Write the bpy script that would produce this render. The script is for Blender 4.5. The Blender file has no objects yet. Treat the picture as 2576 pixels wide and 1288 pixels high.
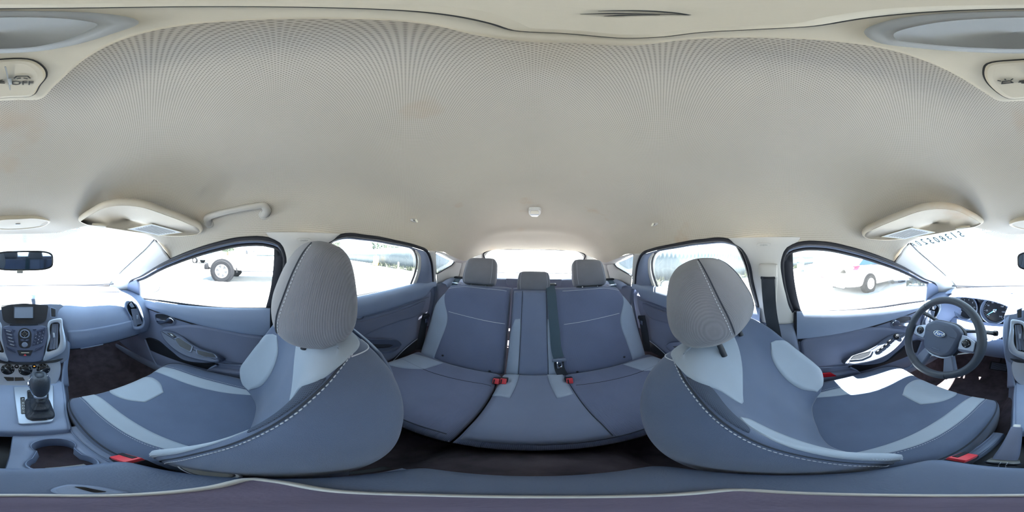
import bpy, bmesh, math, random
import numpy as np
from mathutils import Matrix, Vector
random.seed(7); np.random.seed(7)
sc = bpy.context.scene
COL = sc.collection
R = math.radians

# ---------------------------------------------------------------- camera
CX, U0, ROLL = 0.008, 54.0, R(0.75)
cd = bpy.data.cameras.new('panorama_camera')
cd.type = 'PANO'
try:
    cd.cycles.panorama_type = 'EQUIRECTANGULAR'
except Exception:
    cd.panorama_type = 'EQUIRECTANGULAR'
cd.clip_start = 0.01; cd.clip_end = 500
cam = bpy.data.objects.new('panorama_camera', cd); COL.objects.link(cam)
HEAD = R((1288 - U0) / 2576 * 360)
cam.matrix_world = Matrix.Translation((CX, 0, 0)) @ Matrix.Rotation(ROLL, 4, 'Y') @ Matrix.Rotation(-HEAD, 4, 'Z') @ Matrix.Rotation(R(90), 4, 'X')
sc.camera = cam

# ---------------------------------------------------------------- sky, sun, exposure
w = bpy.data.worlds.new('hazy_sky'); sc.world = w; w.use_nodes = True
bg = w.node_tree.nodes['Background']
bg.inputs[0].default_value = (0.60, 0.80, 1.0, 1); bg.inputs[1].default_value = 1.15
sl = bpy.data.lights.new('sun', 'SUN'); sl.energy = 46.0; sl.angle = R(0.6); sl.color = (1.0, 0.93, 0.83)
sun = bpy.data.objects.new('sun', sl); COL.objects.link(sun)
SUN = Vector((-0.20, -0.33, 1.0)).normalized()
sun.rotation_euler = SUN.to_track_quat('Z', 'Y').to_euler()
sun.location = (-4, -3, 9)
sc.view_settings.view_transform = 'Standard'; sc.view_settings.look = 'None'
sc.view_settings.gamma = 1.0; sc.view_settings.use_curve_mapping = False
sc.view_settings.exposure = 1.96
sc.cycles.use_denoising = True
sc.cycles.max_bounces = 10; sc.cycles.diffuse_bounces = 6; sc.cycles.transparent_max_bounces = 16
sc.cycles.caustics_reflective = False; sc.cycles.caustics_refractive = False
sc.cycles.sample_clamp_indirect = 6.0

# ---------------------------------------------------------------- pixel helpers (photo pixels -> points in the car, metres)
def ray(u, v):
    a = (u - U0) / 2576 * 2 * math.pi; e = (644 - v) / 1288 * math.pi
    d = (math.cos(e) * math.sin(a), math.cos(e) * math.cos(a), math.sin(e))
    c, s = math.cos(ROLL), math.sin(ROLL)
    return np.array([c * d[0] + s * d[2], d[1], -s * d[0] + c * d[2]])
def px(u, v, n, d):
    r = ray(u, v); o = np.array([CX, 0, 0]); n = np.array(n, float)
    return o + r * ((d - n @ o) / (n @ r))
def PX(u, v, x): return px(u, v, (1, 0, 0), x)
def PY(u, v, y): return px(u, v, (0, 1, 0), y)
def PZ(u, v, z): return px(u, v, (0, 0, 1), z)
def PW(u, v, d=.5875): return px(u, v, (1, 0, .45), d)
def PC(u, v, d=.875): return px(u, v, (0, 1, -.5), d)          # centre stack face

# ---------------------------------------------------------------- materials
def srgb(h):
    h = h.lstrip('#'); c = [int(h[i:i+2], 16) / 255 for i in (0, 2, 4)]
    return tuple(x / 12.92 if x <= .04045 else ((x + .055) / 1.055) ** 2.4 for x in c)
MATS = {}
def mat(name, col, rough=.55, metal=0., spec=.4, grain=0., gscale=400., vary=.08, vscale=6., rib=None, emit=None, sheen=0., coat=0., weave=None, stain=None):
    if isinstance(col, str): col = srgb(col)
    m = bpy.data.materials.new(name); m.use_nodes = True; nt = m.node_tree; N = nt.nodes; L = nt.links
    b = N['Principled BSDF']
    b.inputs['Roughness'].default_value = rough; b.inputs['Metallic'].default_value = metal
    b.inputs['Specular IOR Level'].default_value = spec
    if sheen: b.inputs['Sheen Weight'].default_value = sheen; b.inputs['Sheen Roughness'].default_value = .5
    if coat: b.inputs['Coat Weight'].default_value = coat; b.inputs['Coat Roughness'].default_value = .08
    tc = N.new('ShaderNodeTexCoord')
    n1 = N.new('ShaderNodeTexNoise'); n1.inputs['Scale'].default_value = vscale; n1.inputs['Detail'].default_value = 5
    L.new(tc.outputs['Object'], n1.inputs['Vector'])
    mix = N.new('ShaderNodeMix'); mix.data_type = 'RGBA'
    mix.inputs[6].default_value = (*[c * (1 - vary) for c in col], 1); mix.inputs[7].default_value = (*[min(1, c * (1 + vary)) for c in col], 1)
    mr = N.new('ShaderNodeMapRange'); mr.inputs[1].default_value = .3; mr.inputs[2].default_value = .7
    L.new(n1.outputs[0], mr.inputs[0]); L.new(mr.outputs[0], mix.inputs[0])
    colout = mix.outputs[2]
    height = None
    if rib:                                       # (direction xyz, frequency per metre, strength, colour depth)
        vec, fr, st, cdp = rib
        dt = N.new('ShaderNodeVectorMath'); dt.operation = 'DOT_PRODUCT'; dt.inputs[1].default_value = vec
        L.new(tc.outputs['Object'], dt.inputs[0])
        mu = N.new('ShaderNodeMath'); mu.operation = 'MULTIPLY'; mu.inputs[1].default_value = fr * 2 * math.pi; L.new(dt.outputs['Value'], mu.inputs[0])
        sn = N.new('ShaderNodeMath'); sn.operation = 'SINE'; L.new(mu.outputs[0], sn.inputs[0])
        height = (sn.outputs[0], st)
        mm = N.new('ShaderNodeMix'); mm.data_type = 'RGBA'; mm.blend_type = 'MULTIPLY'
        m2 = N.new('ShaderNodeMapRange'); m2.inputs[1].default_value = -1; m2.inputs[2].default_value = 1; m2.inputs[3].default_value = cdp; m2.inputs[4].default_value = 1
        L.new(sn.outputs[0], m2.inputs[0]); mm.inputs[0].default_value = 1; L.new(colout, mm.inputs[6]); L.new(m2.outputs[0], mm.inputs[7])
        colout = mm.outputs[2]
    if weave:                                     # small dark holes on a lattice, (pitch m, darkness)
        p, dk = weave
        sep = N.new('ShaderNodeSeparateXYZ'); L.new(tc.outputs['Object'], sep.inputs[0])
        outs = []
        for ax in (0, 1):
            mu = N.new('ShaderNodeMath'); mu.operation = 'MULTIPLY'; mu.inputs[1].default_value = math.pi / p; L.new(sep.outputs[ax], mu.inputs[0])
            sn = N.new('ShaderNodeMath'); sn.operation = 'SINE'; L.new(mu.outputs[0], sn.inputs[0]); outs.append(sn.outputs[0])
        pr = N.new('ShaderNodeMath'); pr.operation = 'MULTIPLY'; L.new(outs[0], pr.inputs[0]); L.new(outs[1], pr.inputs[1])
        m2 = N.new('ShaderNodeMapRange'); m2.inputs[1].default_value = .1; m2.inputs[2].default_value = .8; m2.inputs[3].default_value = 1; m2.inputs[4].default_value = dk
        L.new(pr.outputs[0], m2.inputs[0])
        mm = N.new('ShaderNodeMix'); mm.data_type = 'RGBA'; mm.blend_type = 'MULTIPLY'; mm.inputs[0].default_value = 1
        L.new(colout, mm.inputs[6]); L.new(m2.outputs[0], mm.inputs[7]); colout = mm.outputs[2]
        height = (m2.outputs[0], .25)
    if stain:                                     # (colour, scale, threshold, amount)
        sc_, s_, th, am = stain
        n3 = N.new('ShaderNodeTexNoise'); n3.inputs['Scale'].default_value = s_; n3.inputs['Detail'].default_value = 4
        L.new(tc.outputs['Object'], n3.inputs['Vector'])
        m3 = N.new('ShaderNodeMapRange'); m3.inputs[1].default_value = th; m3.inputs[2].default_value = th + .12; m3.inputs[4].default_value = am
        L.new(n3.outputs[0], m3.inputs[0])
        mm = N.new('ShaderNodeMix'); mm.data_type = 'RGBA'; mm.inputs[7].default_value = (*srgb(sc_), 1)
        L.new(m3.outputs[0], mm.inputs[0]); L.new(colout, mm.inputs[6]); colout = mm.outputs[2]
    L.new(colout, b.inputs['Base Color'])
    if grain:
        n2 = N.new('ShaderNodeTexNoise'); n2.inputs['Scale'].default_value = gscale; n2.inputs['Detail'].default_value = 2
        L.new(tc.outputs['Object'], n2.inputs['Vector'])
        height = height or (n2.outputs[0], grain)
    if height:
        bp = N.new('ShaderNodeBump'); bp.inputs['Strength'].default_value = height[1]; bp.inputs['Distance'].default_value = .001
        L.new(height[0], bp.inputs['Height']); L.new(bp.outputs[0], b.inputs['Normal'])
    if emit:
        b.inputs['Emission Color'].default_value = (*srgb(emit[0]), 1); b.inputs['Emission Strength'].default_value = emit[1]
    MATS[name] = m
    return m
def glassmat(name, tint, refl=.5, dust=.03):
    m = bpy.data.materials.new(name); m.use_nodes = True; nt = m.node_tree; N = nt.nodes; L = nt.links
    N.remove(N['Principled BSDF']); out = N['Material Output']
    t = N.new('ShaderNodeBsdfTransparent'); t.inputs[0].default_value = (*tint, 1)
    g = N.new('ShaderNodeBsdfGlossy'); g.inputs['Roughness'].default_value = .02
    d = N.new('ShaderNodeBsdfTranslucent'); d.inputs[0].default_value = (.8, .85, .9, 1)
    lw = N.new('ShaderNodeLayerWeight'); lw.inputs[0].default_value = .25
    mu = N.new('ShaderNodeMath'); mu.operation = 'MULTIPLY'; mu.inputs[1].default_value = refl; L.new(lw.outputs['Fresnel'], mu.inputs[0])
    m1 = N.new('ShaderNodeMixShader'); m2 = N.new('ShaderNodeMixShader')
    n = N.new('ShaderNodeTexNoise'); n.inputs['Scale'].default_value = 9; n.inputs['Detail'].default_value = 6
    mr = N.new('ShaderNodeMapRange'); mr.inputs[1].default_value = .3; mr.inputs[2].default_value = .75; mr.inputs[3].default_value = dust * .6; mr.inputs[4].default_value = dust * 1.4
    L.new(n.outputs[0], mr.inputs[0]); L.new(mr.outputs[0], m1.inputs[0])
    L.new(t.outputs[0], m1.inputs[1]); L.new(d.outputs[0], m1.inputs[2])
    L.new(mu.outputs[0], m2.inputs[0]); L.new(m1.outputs[0], m2.inputs[1]); L.new(g.outputs[0], m2.inputs[2])
    L.new(m2.outputs[0], out.inputs[0]); MATS[name] = m
    return m
mat('headliner', '#b8b1a4', .95, spec=.1, vary=.03, vscale=3, weave=(.00225, .5), stain=('#a8845f', 5, .64, .35))
mat('headliner_plain', '#b8b1a3', .85, spec=.15, grain=.2, gscale=900, vary=.04)
mat('visor_vinyl', '#c0b8a8', .7, spec=.25, grain=.15, gscale=500, vary=.05, vscale=12, stain=('#b08a60', 9, .6, .3))
mat('console_plastic', '#b9b09c', .5, spec=.35, grain=.08, vary=.04, vscale=15)
mat('handle_plastic', '#a9a59b', .5, spec=.35, grain=.08, vary=.04)
mat('console_dark', '#8d8f8e', .4, spec=.4, vary=.05)
mat('pillar_trim', '#c0beb9', .6, spec=.3, grain=.1, gscale=700, vary=.03)
mat('dark_trim', '#737d92', .5, spec=.42, grain=.25, gscale=700, vary=.06)
mat('dash_soft', '#8492ad', .55, spec=.4, grain=.35, gscale=500, vary=.06)
mat('door_trim', '#737b93', .55, spec=.4, grain=.3, gscale=600, vary=.06)
mat('door_pad', '#8390a8', .5, spec=.4, grain=.25, gscale=500, vary=.06)
mat('door_insert', '#6f768c', .75, spec=.25, grain=.4, gscale=900, vary=.05)
mat('arm_top', '#4c5468', .5, spec=.4, grain=.25, gscale=600, vary=.06)
mat('stack_face', '#566079', .5, spec=.4, grain=.15, vary=.05)
mat('stack_button', '#38405a', .4, spec=.45, vary=.05)
mat('black_plastic', '#24272e', .45, spec=.45, grain=.1, vary=.06)
mat('gloss_black', '#14161b', .18, spec=.5, vary=.03)
mat('rubber', '#1c1e26', .6, spec=.35, vary=.05)
mat('silver', '#aab4c4', .34, metal=.55, spec=.5, vary=.03)
mat('chrome', '#e6ebf2', .12, metal=1., vary=.01)
mat('carpet', '#5c545a', .95, spec=.1, grain=1., gscale=1500, vary=.3, vscale=20)
mat('seat_dark', '#5f6b83', .9, spec=.15, grain=.6, gscale=900, vary=.10, sheen=.25)
mat('seat_side', '#5b6372', .9, spec=.15, rib=((0, .7, .7), 330, .3, .85), vary=.06, sheen=.25)
mat('seat_light', '#a3aebb', .92, spec=.12, grain=.5, gscale=1400, vary=.05, sheen=.25)
mat('seat_mesh', '#4f5869', .85, spec=.2, weave=(.0018, .5), vary=.05)
mat('head_fabric', '#74767e', .9, spec=.15, rib=((.75, .65, 0), 380, .3, .9), vary=.07, vscale=10, sheen=.25)
mat('rear_dark', '#6f7894', .9, spec=.15, rib=((1, .0, .0), 300, .3, .86), vary=.07, sheen=.25)
mat('rear_mid', '#78829c', .9, spec=.15, grain=.4, gscale=1200, vary=.05, sheen=.25)
mat('rear_light', '#9ba8bc', .92, spec=.12, grain=.4, gscale=1400, vary=.08, sheen=.25)
mat('thread', '#c8cdd6', .8, spec=.2, vary=.03)
mat('piping', '#3c414b', .8, spec=.2)
mat('belt', '#30353d', .7, spec=.3, rib=((1, 0, 0), 700, .2, .8))
mat('belt_teal', '#4b5f6d', .7, spec=.3, rib=((1, 0, 0), 700, .2, .8))
mat('red_plastic', '#d9444d', .4, spec=.45, emit=None)
mat('red_reflector', '#b01c28', .2, spec=.5)
mat('white_plastic', '#e8e8e6', .45)
mat('leather', '#3d444f', .5, spec=.45, grain=.6, gscale=350, vary=.08)
mat('armrest_vinyl', '#5d6a82', .5, spec=.42, grain=.4, gscale=500, vary=.06)
mat('pad_dark', '#6c6478', .7, spec=.3, grain=.3, vary=.15, vscale=25)
mat('airbag_soft', '#4c566a', .5, spec=.4, grain=.2, gscale=500, vary=.05)
mat('leather_boot', '#2f353f', .5, spec=.45, grain=.6, gscale=250, vary=.1)
mat('screen_grey', '#7c879a', .2, spec=.5, vary=.04)
mat('screen_dark', '#1b2130', .15, spec=.5)
mat('gauge', '#23262d', .4, spec=.3)
mat('print_white', '#dde3ea', .6)
mat('print_dark', '#2a2a28', .7)
mat('print_teal', '#3a5560', .9)
mat('needle_blue', '#8fd0f5', .4, emit=('#6fc4ff', .6))
mat('emblem_blue', '#3c5ea0', .25, spec=.5, coat=.5)
mat('led_orange', '#ff8a2a', .4, emit=('#ff8a2a', 1.5))
mat('lamp_lens', '#d9dde3', .25, spec=.5)
mat('mirror_glass', '#aebfcd', .03, metal=1., vary=0)
mat('paper', '#c8cdd0', .8, vary=.06, vscale=60)
mat('label_edge', '#e0dcc8', .7)
glassmat('window_glass', (.90, .93, .93), .45, .006)
glassmat('rear_glass', (.78, .82, .85), .4, .03)
glassmat('clear_lens', (.95, .97, 1.), .35, .02)

# ---------------------------------------------------------------- scene graph helpers
ORG = {}
def setp(o, label=None, cat=None, group=None, kind=None):
    if label: o['label'] = label
    if cat: o['category'] = cat
    if group: o['group'] = group
    if kind: o['kind'] = kind
    return o
def thing(name, label, cat, loc=(0, 0, 0), group=None, kind=None):
    o = bpy.data.objects.new(name, None); COL.objects.link(o); o.empty_display_size = .05
    o.location = loc; ORG[o] = np.array(loc, float)
    return setp(o, label, cat, group, kind)
def org(o):
    while o is not None:
        if o in ORG: return ORG[o]
        o = o.parent
    return np.zeros(3)
def link(name, me, material, parent, smooth=None, origin=None):
    o = bpy.data.objects.new(name, me); COL.objects.link(o)
    if material: me.materials.append(MATS[material] if isinstance(material, str) else material)
    if smooth is not None:
        for p in me.polygons: p.use_smooth = True
        if smooth < 179: me.set_sharp_from_angle(angle=R(smooth))
    if parent is not None: o.parent = parent
    elif origin is not None:
        o.location = origin; ORG[o] = np.array(origin, float)
    return o
def mesh(name, V, F, material, parent=None, smooth=180, thick=0, flip=False):
    V = np.asarray(V, float).reshape(-1, 3)
    if parent is not None: of = org(parent)
    else: of = (V.min(0) + V.max(0)) / 2; of[2] = V[:, 2].min()
    me = bpy.data.meshes.new(name)
    if flip: F = [tuple(reversed(f)) for f in F]
    me.from_pydata([tuple(p) for p in (V - of)], [], F); me.update()
    o = link(name, me, material, parent, smooth, None if parent is not None else of)
    if thick:
        md = o.modifiers.new('thickness', 'SOLIDIFY'); md.thickness = thick; md.offset = 0
    return o
class Acc:                                        # collects raw shapes into ONE mesh of one part
    def __init__(s): s.V = []; s.F = []
    def add(s, V, F):
        n = len(s.V); s.V += [tuple(p) for p in V]; s.F += [tuple(i + n for i in f) for f in F]; return s
    def build(s, name, material, parent=None, smooth=40): return mesh(name, s.V, s.F, material, parent, smooth)
def nrm(v):
    v = np.asarray(v, float); return v / (np.linalg.norm(v) + 1e-12)

# ---------------------------------------------------------------- curves and surfaces
def resample(P, n, closed=False):
    P = np.asarray(P, float)
    if closed:
        k = len(P); Q = np.vstack([P[-2:], P, P[:3]])
    else: Q = P
    h = np.maximum(np.linalg.norm(np.diff(Q, axis=0), axis=1), 1e-9); t = np.r_[0, np.cumsum(h)]
    sl = np.diff(Q, axis=0) / h[:, None]
    m = np.zeros_like(Q); m[0] = sl[0]; m[-1] = sl[-1]
    if len(Q) > 2: m[1:-1] = (sl[1:] * h[:-1, None] + sl[:-1] * h[1:, None]) / (h[1:] + h[:-1])[:, None]
    if closed: T = np.linspace(t[2], t[2 + k], n, endpoint=False)
    else: T = np.linspace(0, t[-1], n)
    i = np.clip(np.searchsorted(t, T, side='right') - 1, 0, len(h) - 1)
    s = ((T - t[i]) / h[i])[:, None]; hh = h[i][:, None]
    return (2*s**3-3*s**2+1)*Q[i] + (s**3-2*s**2+s)*hh*m[i] + (-2*s**3+3*s**2)*Q[i+1] + (s**3-s**2)*hh*m[i+1]
def poly(P, n, closed=False):                     # straight-segment resample
    P = np.asarray(P, float); Q = np.vstack([P, P[:1]]) if closed else P
    t = np.r_[0, np.cumsum(np.linalg.norm(np.diff(Q, axis=0), axis=1))]
    T = np.linspace(0, t[-1], n, endpoint=not closed)
    return np.stack([np.interp(T, t, Q[:, k]) for k in range(Q.shape[1])], 1)
def rounded(P, r, k=4):                           # round the corners of a closed polygon
    P = [np.asarray(p, float) for p in P]; out = []
    n = len(P)
    for i in range(n):
        a, b, c = P[i-1], P[i], P[(i+1) % n]
        ri = r[i] if isinstance(r, (list, tuple)) else r
        ri = min(ri, np.linalg.norm(a-b)*.45, np.linalg.norm(c-b)*.45)
        p, q = b + nrm(a-b)*ri, b + nrm(c-b)*ri
        for j in range(k+1):
            s = j/k; out.append((1-s)**2*p + 2*s*(1-s)*b + s*s*q)
    return np.array(out)
def crm(n, ts, closed):
    M = np.zeros((len(ts), n))
    for r_, t in enumerate(ts):
        if closed: t = t % n; i = int(math.floor(t))
        else: t = min(max(t, 0), n - 1); i = min(int(math.floor(t)), n - 2)
        s = t - i
        wts = (-.5*s+s*s-.5*s**3, 1-2.5*s*s+1.5*s**3, .5*s+2*s*s-1.5*s**3, -.5*s*s+.5*s**3)
        for k, wt in zip((i-1, i, i+1, i+2), wts):
            if closed: M[r_, k % n] += wt
            elif k < 0: M[r_, 0] += 2*wt; M[r_, 1] -= wt
            elif k > n-1: M[r_, n-1] += 2*wt; M[r_, n-2] -= wt
            else: M[r_, k] += wt
    return M
class Surf:
    def __init__(s, C, cu=False, cv=False, sign=1):
        s.C = np.asarray(C, float); s.cu, s.cv, s.sign = cu, cv, sign
    def grid(s, S, T):
        return np.einsum('am,bn,mnk->abk', crm(s.C.shape[0], S, s.cu), crm(s.C.shape[1], T, s.cv), s.C)
    def at(s, st):
        st = np.asarray(st, float)
        A = crm(s.C.shape[0], st[:, 0], s.cu); B = crm(s.C.shape[1], st[:, 1], s.cv)
        return np.einsum('am,an,mnk->ak', A, B, s.C)
    def normal(s, st, e=.02):
        st = np.asarray(st, float); d = np.array([e, 0]); f = np.array([0, e])
        n = np.cross(s.at(st+d)-s.at(st-d), s.at(st+f)-s.at(st-f))
        return s.sign * n / (np.linalg.norm(n, axis=1)[:, None] + 1e-12)
    def build(s, name, M, N, material, parent=None, thick=0, caps=False, flip=False):
        S = np.linspace(0, s.C.shape[0] - (0 if s.cu else 1), M, endpoint=not s.cu)
        T = np.linspace(0, s.C.shape[1] - (0 if s.cv else 1), N, endpoint=not s.cv)
        G = s.grid(S, T)
        return gridobj(name, G, material, parent, s.cu, s.cv, thick, caps, flip)
    def patch(s, name, A, B, material, parent, off=.002, m=10, n=24, edge=True):
        A = resample(A, n); B = resample(B, n)
        rows = []
        for k in range(m):
            f = k/(m-1); st = A*(1-f)+B*f; rows.append(s.at(st) + s.normal(st)*off)
        G = np.array(rows)
        if edge:
            cen = G.mean((0, 1))
            def ring(q, st): return s.at(st) - s.normal(st)*.003
            top = [ring(0, A)]; bot = [ring(0, B)]
            G = np.concatenate([np.array(top), G, np.array(bot)], 0)
            l = s.at(np.array([A[0]*(1-k/(m-1))+B[0]*k/(m-1) for k in range(m)])); ln = s.normal(np.array([A[0]*(1-k/(m-1))+B[0]*k/(m-1) for k in range(m)]))
            r_ = s.at(np.array([A[-1]*(1-k/(m-1))+B[-1]*k/(m-1) for k in range(m)])); rn = s.normal(np.array([A[-1]*(1-k/(m-1))+B[-1]*k/(m-1) for k in range(m)]))
            lc = np.vstack([G[0, :1], l - ln*.003, G[-1, :1]]); rc = np.vstack([G[0, -1:], r_ - rn*.003, G[-1, -1:]])
            G = np.concatenate([lc[:, None], G, rc[:, None]], 1)
        return gridobj(name, G, material, parent)
    def line(s, name, pts, rad, material, parent, n=40, off=.001, dash=None, sides=5):
        st = resample(pts, n); P = s.at(st) + s.normal(st)*off
        if dash is None: return tube(name, P, rad, material, parent, sides=sides)
        return stitches(name, P, s.normal(st), dash, rad, material, parent)
def gridfaces(M, N, cu=False, cv=False):
    F = []
    for i in range(M if cu else M-1):
        for j in range(N if cv else N-1):
            a, b = i*N+j, i*N+(j+1) % N
            c, d = ((i+1) % M)*N+(j+1) % N, ((i+1) % M)*N+j
            F.append((a, b, c, d))
    return F
def gridobj(name, G, material, parent=None, cu=False, cv=False, thick=0, caps=False, flip=False, smooth=180):
    G = np.asarray(G); M, N = G.shape[:2]; V = list(G.reshape(-1, 3)); F = gridfaces(M, N, cu, cv)
    if caps:                                      # close the two ends of a tube closed in v
        for i, rev in ((0, True), (M-1, False)):
            f = tuple(i*N+j for j in range(N)); F.append(tuple(reversed(f)) if rev else f)
    return mesh(name, V, F, material, parent, smooth, thick, flip)
def loft(curves, M, N, closed=False):
    cs = [resample(c, N, closed) for c in curves]
    A = np.array(cs); out = np.zeros((M, N, 3))
    if len(curves) == 2:
        for i in range(M): out[i] = A[0]*(1-i/(M-1)) + A[1]*i/(M-1)
        return out
    T = np.linspace(0, len(curves)-1, M); W_ = crm(len(curves), T, False)
    return np.einsum('am,mnk->ank', W_, A)
def tubegeo(P, rad, sides=8, closed=False, ell=1., up=None):
    P = np.asarray(P, float); n = len(P)
    t = np.gradient(P, axis=0)
    if closed: t = np.roll(P, -1, 0) - np.roll(P, 1, 0)
    t = t/(np.linalg.norm(t, axis=1)[:, None]+1e-12)
    ref = np.array(up, float) if up is not None else (np.array([0, 0, 1.]) if abs(t[0][2]) < .9 else np.array([1., 0, 0]))
    V = []; u = nrm(ref - t[0]*(ref@t[0]))
    rad = np.broadcast_to(np.asarray(rad, float), (n,))
    for i in range(n):
        if up is not None: u = nrm(ref - t[i]*(ref@t[i]))
        else: u = nrm(u - t[i]*(u@t[i]))
        b = np.cross(t[i], u)
        for k in range(sides):
            a = 2*math.pi*k/sides; V.append(P[i] + rad[i]*(math.cos(a)*u*ell + math.sin(a)*b))
    F = gridfaces(n, sides, closed, True)
    if not closed: F += [tuple(reversed(range(sides))), tuple((n-1)*sides+k for k in range(sides))]
    return V, F
def tube(name, P, rad, material, parent=None, sides=8, closed=False, ell=1., up=None, smooth=60):
    V, F = tubegeo(P, rad, sides, closed, ell, up); return mesh(name, V, F, material, parent, smooth)
def ribbongeo(P, N, w, t):                         # flat strap: path, normals, width, thickness
    P = np.asarray(P, float); N = np.asarray(N, float); tt = np.gradient(P, axis=0); V = []
    for p, n, d in zip(P, N, tt):
        d = nrm(d); n = nrm(n - d*(n@d)); b = np.cross(d, n)
        for a, c in ((-.5, -.5), (.5, -.5), (.5, .5), (-.5, .5)): V.append(p + b*w*a + n*t*c)
    F = gridfaces(len(P), 4, False, True); F += [(3, 2, 1, 0), tuple((len(P)-1)*4+k for k in range(4))]
    return V, F
def stitches(name, P, N, ln, rad, material, parent):
    A = Acc(); d = np.r_[0, np.cumsum(np.linalg.norm(np.diff(P, axis=0), axis=1))]
    k = int(d[-1]/(ln*1.5))
    for i in range(k):
        a, b = i*ln*1.5, i*ln*1.5+ln
        q = np.stack([np.interp([a, (a+b)/2, b], d, P[:, c]) for c in range(3)], 1)
        A.add(*tubegeo(q, [rad*.6, rad, rad*.6], 5))
    o = A.build(name, material, parent, 180)
    o['kind'] = 'stuff'; return o
def sell(p, n):                                   # superellipse points
    out = []
    for k in range(n):
        a = 2*math.pi*k/n; c, s = math.cos(a), math.sin(a)
        out.append((math.copysign(abs(c)**(2/p), c), math.copysign(abs(s)**(2/p), s)))
    return out
def rrgeo(stations, n=28, rings=36, endround=True, ends=(1, 1)):
    """stations: (centre, half-vector a, half-vector b, exponent). Smooth solid through them with closed ends."""
    C = []
    for (c, a, b, p) in stations:
        c, a, b = map(lambda q: np.asarray(q, float), (c, a, b))
        C.append([c + a*x + b*y for x, y in sell(p, n)])
    C = np.array(C); T = np.linspace(0, len(C)-1, rings) if len(C) > 2 else np.linspace(0, 1, max(2, rings))
    G = np.einsum('am,mnk->ank', crm(len(C), T, False), C)
    V = list(G.reshape(-1, 3)); F = gridfaces(len(T), n, False, True)
    for i, rev in ((0, True), (len(T)-1, False)):
        cc = G[i].mean(0); idx = len(V); V.append(cc)
        for j in range(n):
            f = (idx, i*n+j, i*n+(j+1) % n); F.append(tuple(reversed(f)) if not rev else f)
    return V, F
def rr(name, stations, material, parent=None, n=28, rings=30, smooth=180):
    V, F = rrgeo(stations, n, rings); return mesh(name, V, F, material, parent, smooth)
def boxgeo(size, r=.004, seg=2, M=None):
    bm = bmesh.new(); bmesh.ops.create_cube(bm, size=1)
    bmesh.ops.scale(bm, vec=size, verts=bm.verts)
    r = min(r, min(size)*.49)
    if r > 0: bmesh.ops.bevel(bm, geom=bm.edges[:], offset=r, segments=seg, profile=.5, affect='EDGES')
    if M is not None: bm.transform(M)
    bm.verts.index_update(); V = [tuple(v.co) for v in bm.verts]; F = [tuple(v.index for v in f.verts) for f in bm.faces]; bm.free()
    return V, F
def box(name, size, loc, material, parent=None, rot=(0, 0, 0), r=.004, seg=2, M=None, smooth=40):
    if M is None:
        from mathutils import Euler
        M = Matrix.Translation(loc) @ Euler(rot).to_matrix().to_4x4()
    V, F = boxgeo(size, r, seg, M); return mesh(name, V, F, material, parent, smooth)
def frame(o, ex, ey, ez):
    M = Matrix.Identity(4)
    for i, e in enumerate((ex, ey, ez)):
        for k in range(3): M[k][i] = e[k]
    for k in range(3): M[k][3] = o[k]
    return M
def slabgeo(outline, n, h, bev=.0, rings=None, base=0.):
    """extrude closed 3D outline along n by h, bevelled towards its centre"""
    P = np.asarray(outline, float); n = nrm(n); k = len(P); c = P.mean(0)
    # inward offset directions in the plane
    e = np.roll(P, -1, 0)-np.roll(P, 1, 0); inw = np.cross(np.tile(n, (k, 1)), e); inw /= np.linalg.norm(inw, axis=1)[:, None]+1e-12
    area = sum(np.cross(P[i]-c, P[(i+1) % k]-c)@n for i in range(k))
    if area < 0: inw = -inw
    prof = rings or ([(0, base), (0, h-bev), (bev*.3, h-bev*.3), (bev, h)] if bev > 0 else [(0, base), (0, h)])
    V = []
    for ins, hh in prof: V += list(P + inw*ins + n*hh)
    m = len(prof); F = gridfaces(m, k, False, True)
    F += [tuple(range(k)), tuple(reversed([(m-1)*k+j for j in range(k)]))]
    if area > 0: F = [tuple(reversed(f)) for f in F]
    return V, F
def slab(name, outline, n, h, material, parent=None, bev=0., rings=None, smooth=35, base=0.):
    V, F = slabgeo(outline, n, h, bev, rings, base); return mesh(name, V, F, material, parent, smooth)
def framegeo(outer, inner, n, h, depth=0.):
    """ring between two closed outlines with equal counts, raised by h"""
    A = np.asarray(outer, float); B = np.asarray(inner, float); n = nrm(n); k = len(A)
    mid = (A+B)/2
    rows = [A - n*depth, A + n*h*.6, A*.75+B*.25 + n*h, A*.25+B*.75 + n*h, B + n*h*.6, B - n*depth]
    V = [p for r_ in rows for p in r_]
    return V, gridfaces(len(rows), k, True, True)
def ringframe(name, outer, inner, n, h, material, parent=None, depth=.004, smooth=50):
    V, F = framegeo(outer, inner, n, h, depth); return mesh(name, V, F, material, parent, smooth)
def lathegeo(profile, o, axis, n=28, up=None):
    o = np.asarray(o, float); ax = nrm(axis); ref = np.array([0, 0, 1.]) if abs(ax[2]) < .9 else np.array([1., 0, 0])
    u = nrm(ref-ax*(ref@ax)); b = np.cross(ax, u); V = []
    for r_, h in profile:
        for k in range(n):
            a = 2*math.pi*k/n; V.append(o + ax*h + r_*(math.cos(a)*u+math.sin(a)*b))
    F = gridfaces(len(profile), n, False, True)
    F += [tuple(reversed(range(n))), tuple((len(profile)-1)*n+k for k in range(n))]
    return V, F
def lathe(name, profile, o, axis, material, parent=None, n=28, smooth=40):
    V, F = lathegeo(profile, o, axis, n); return mesh(name, V, F, material, parent, smooth)
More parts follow.
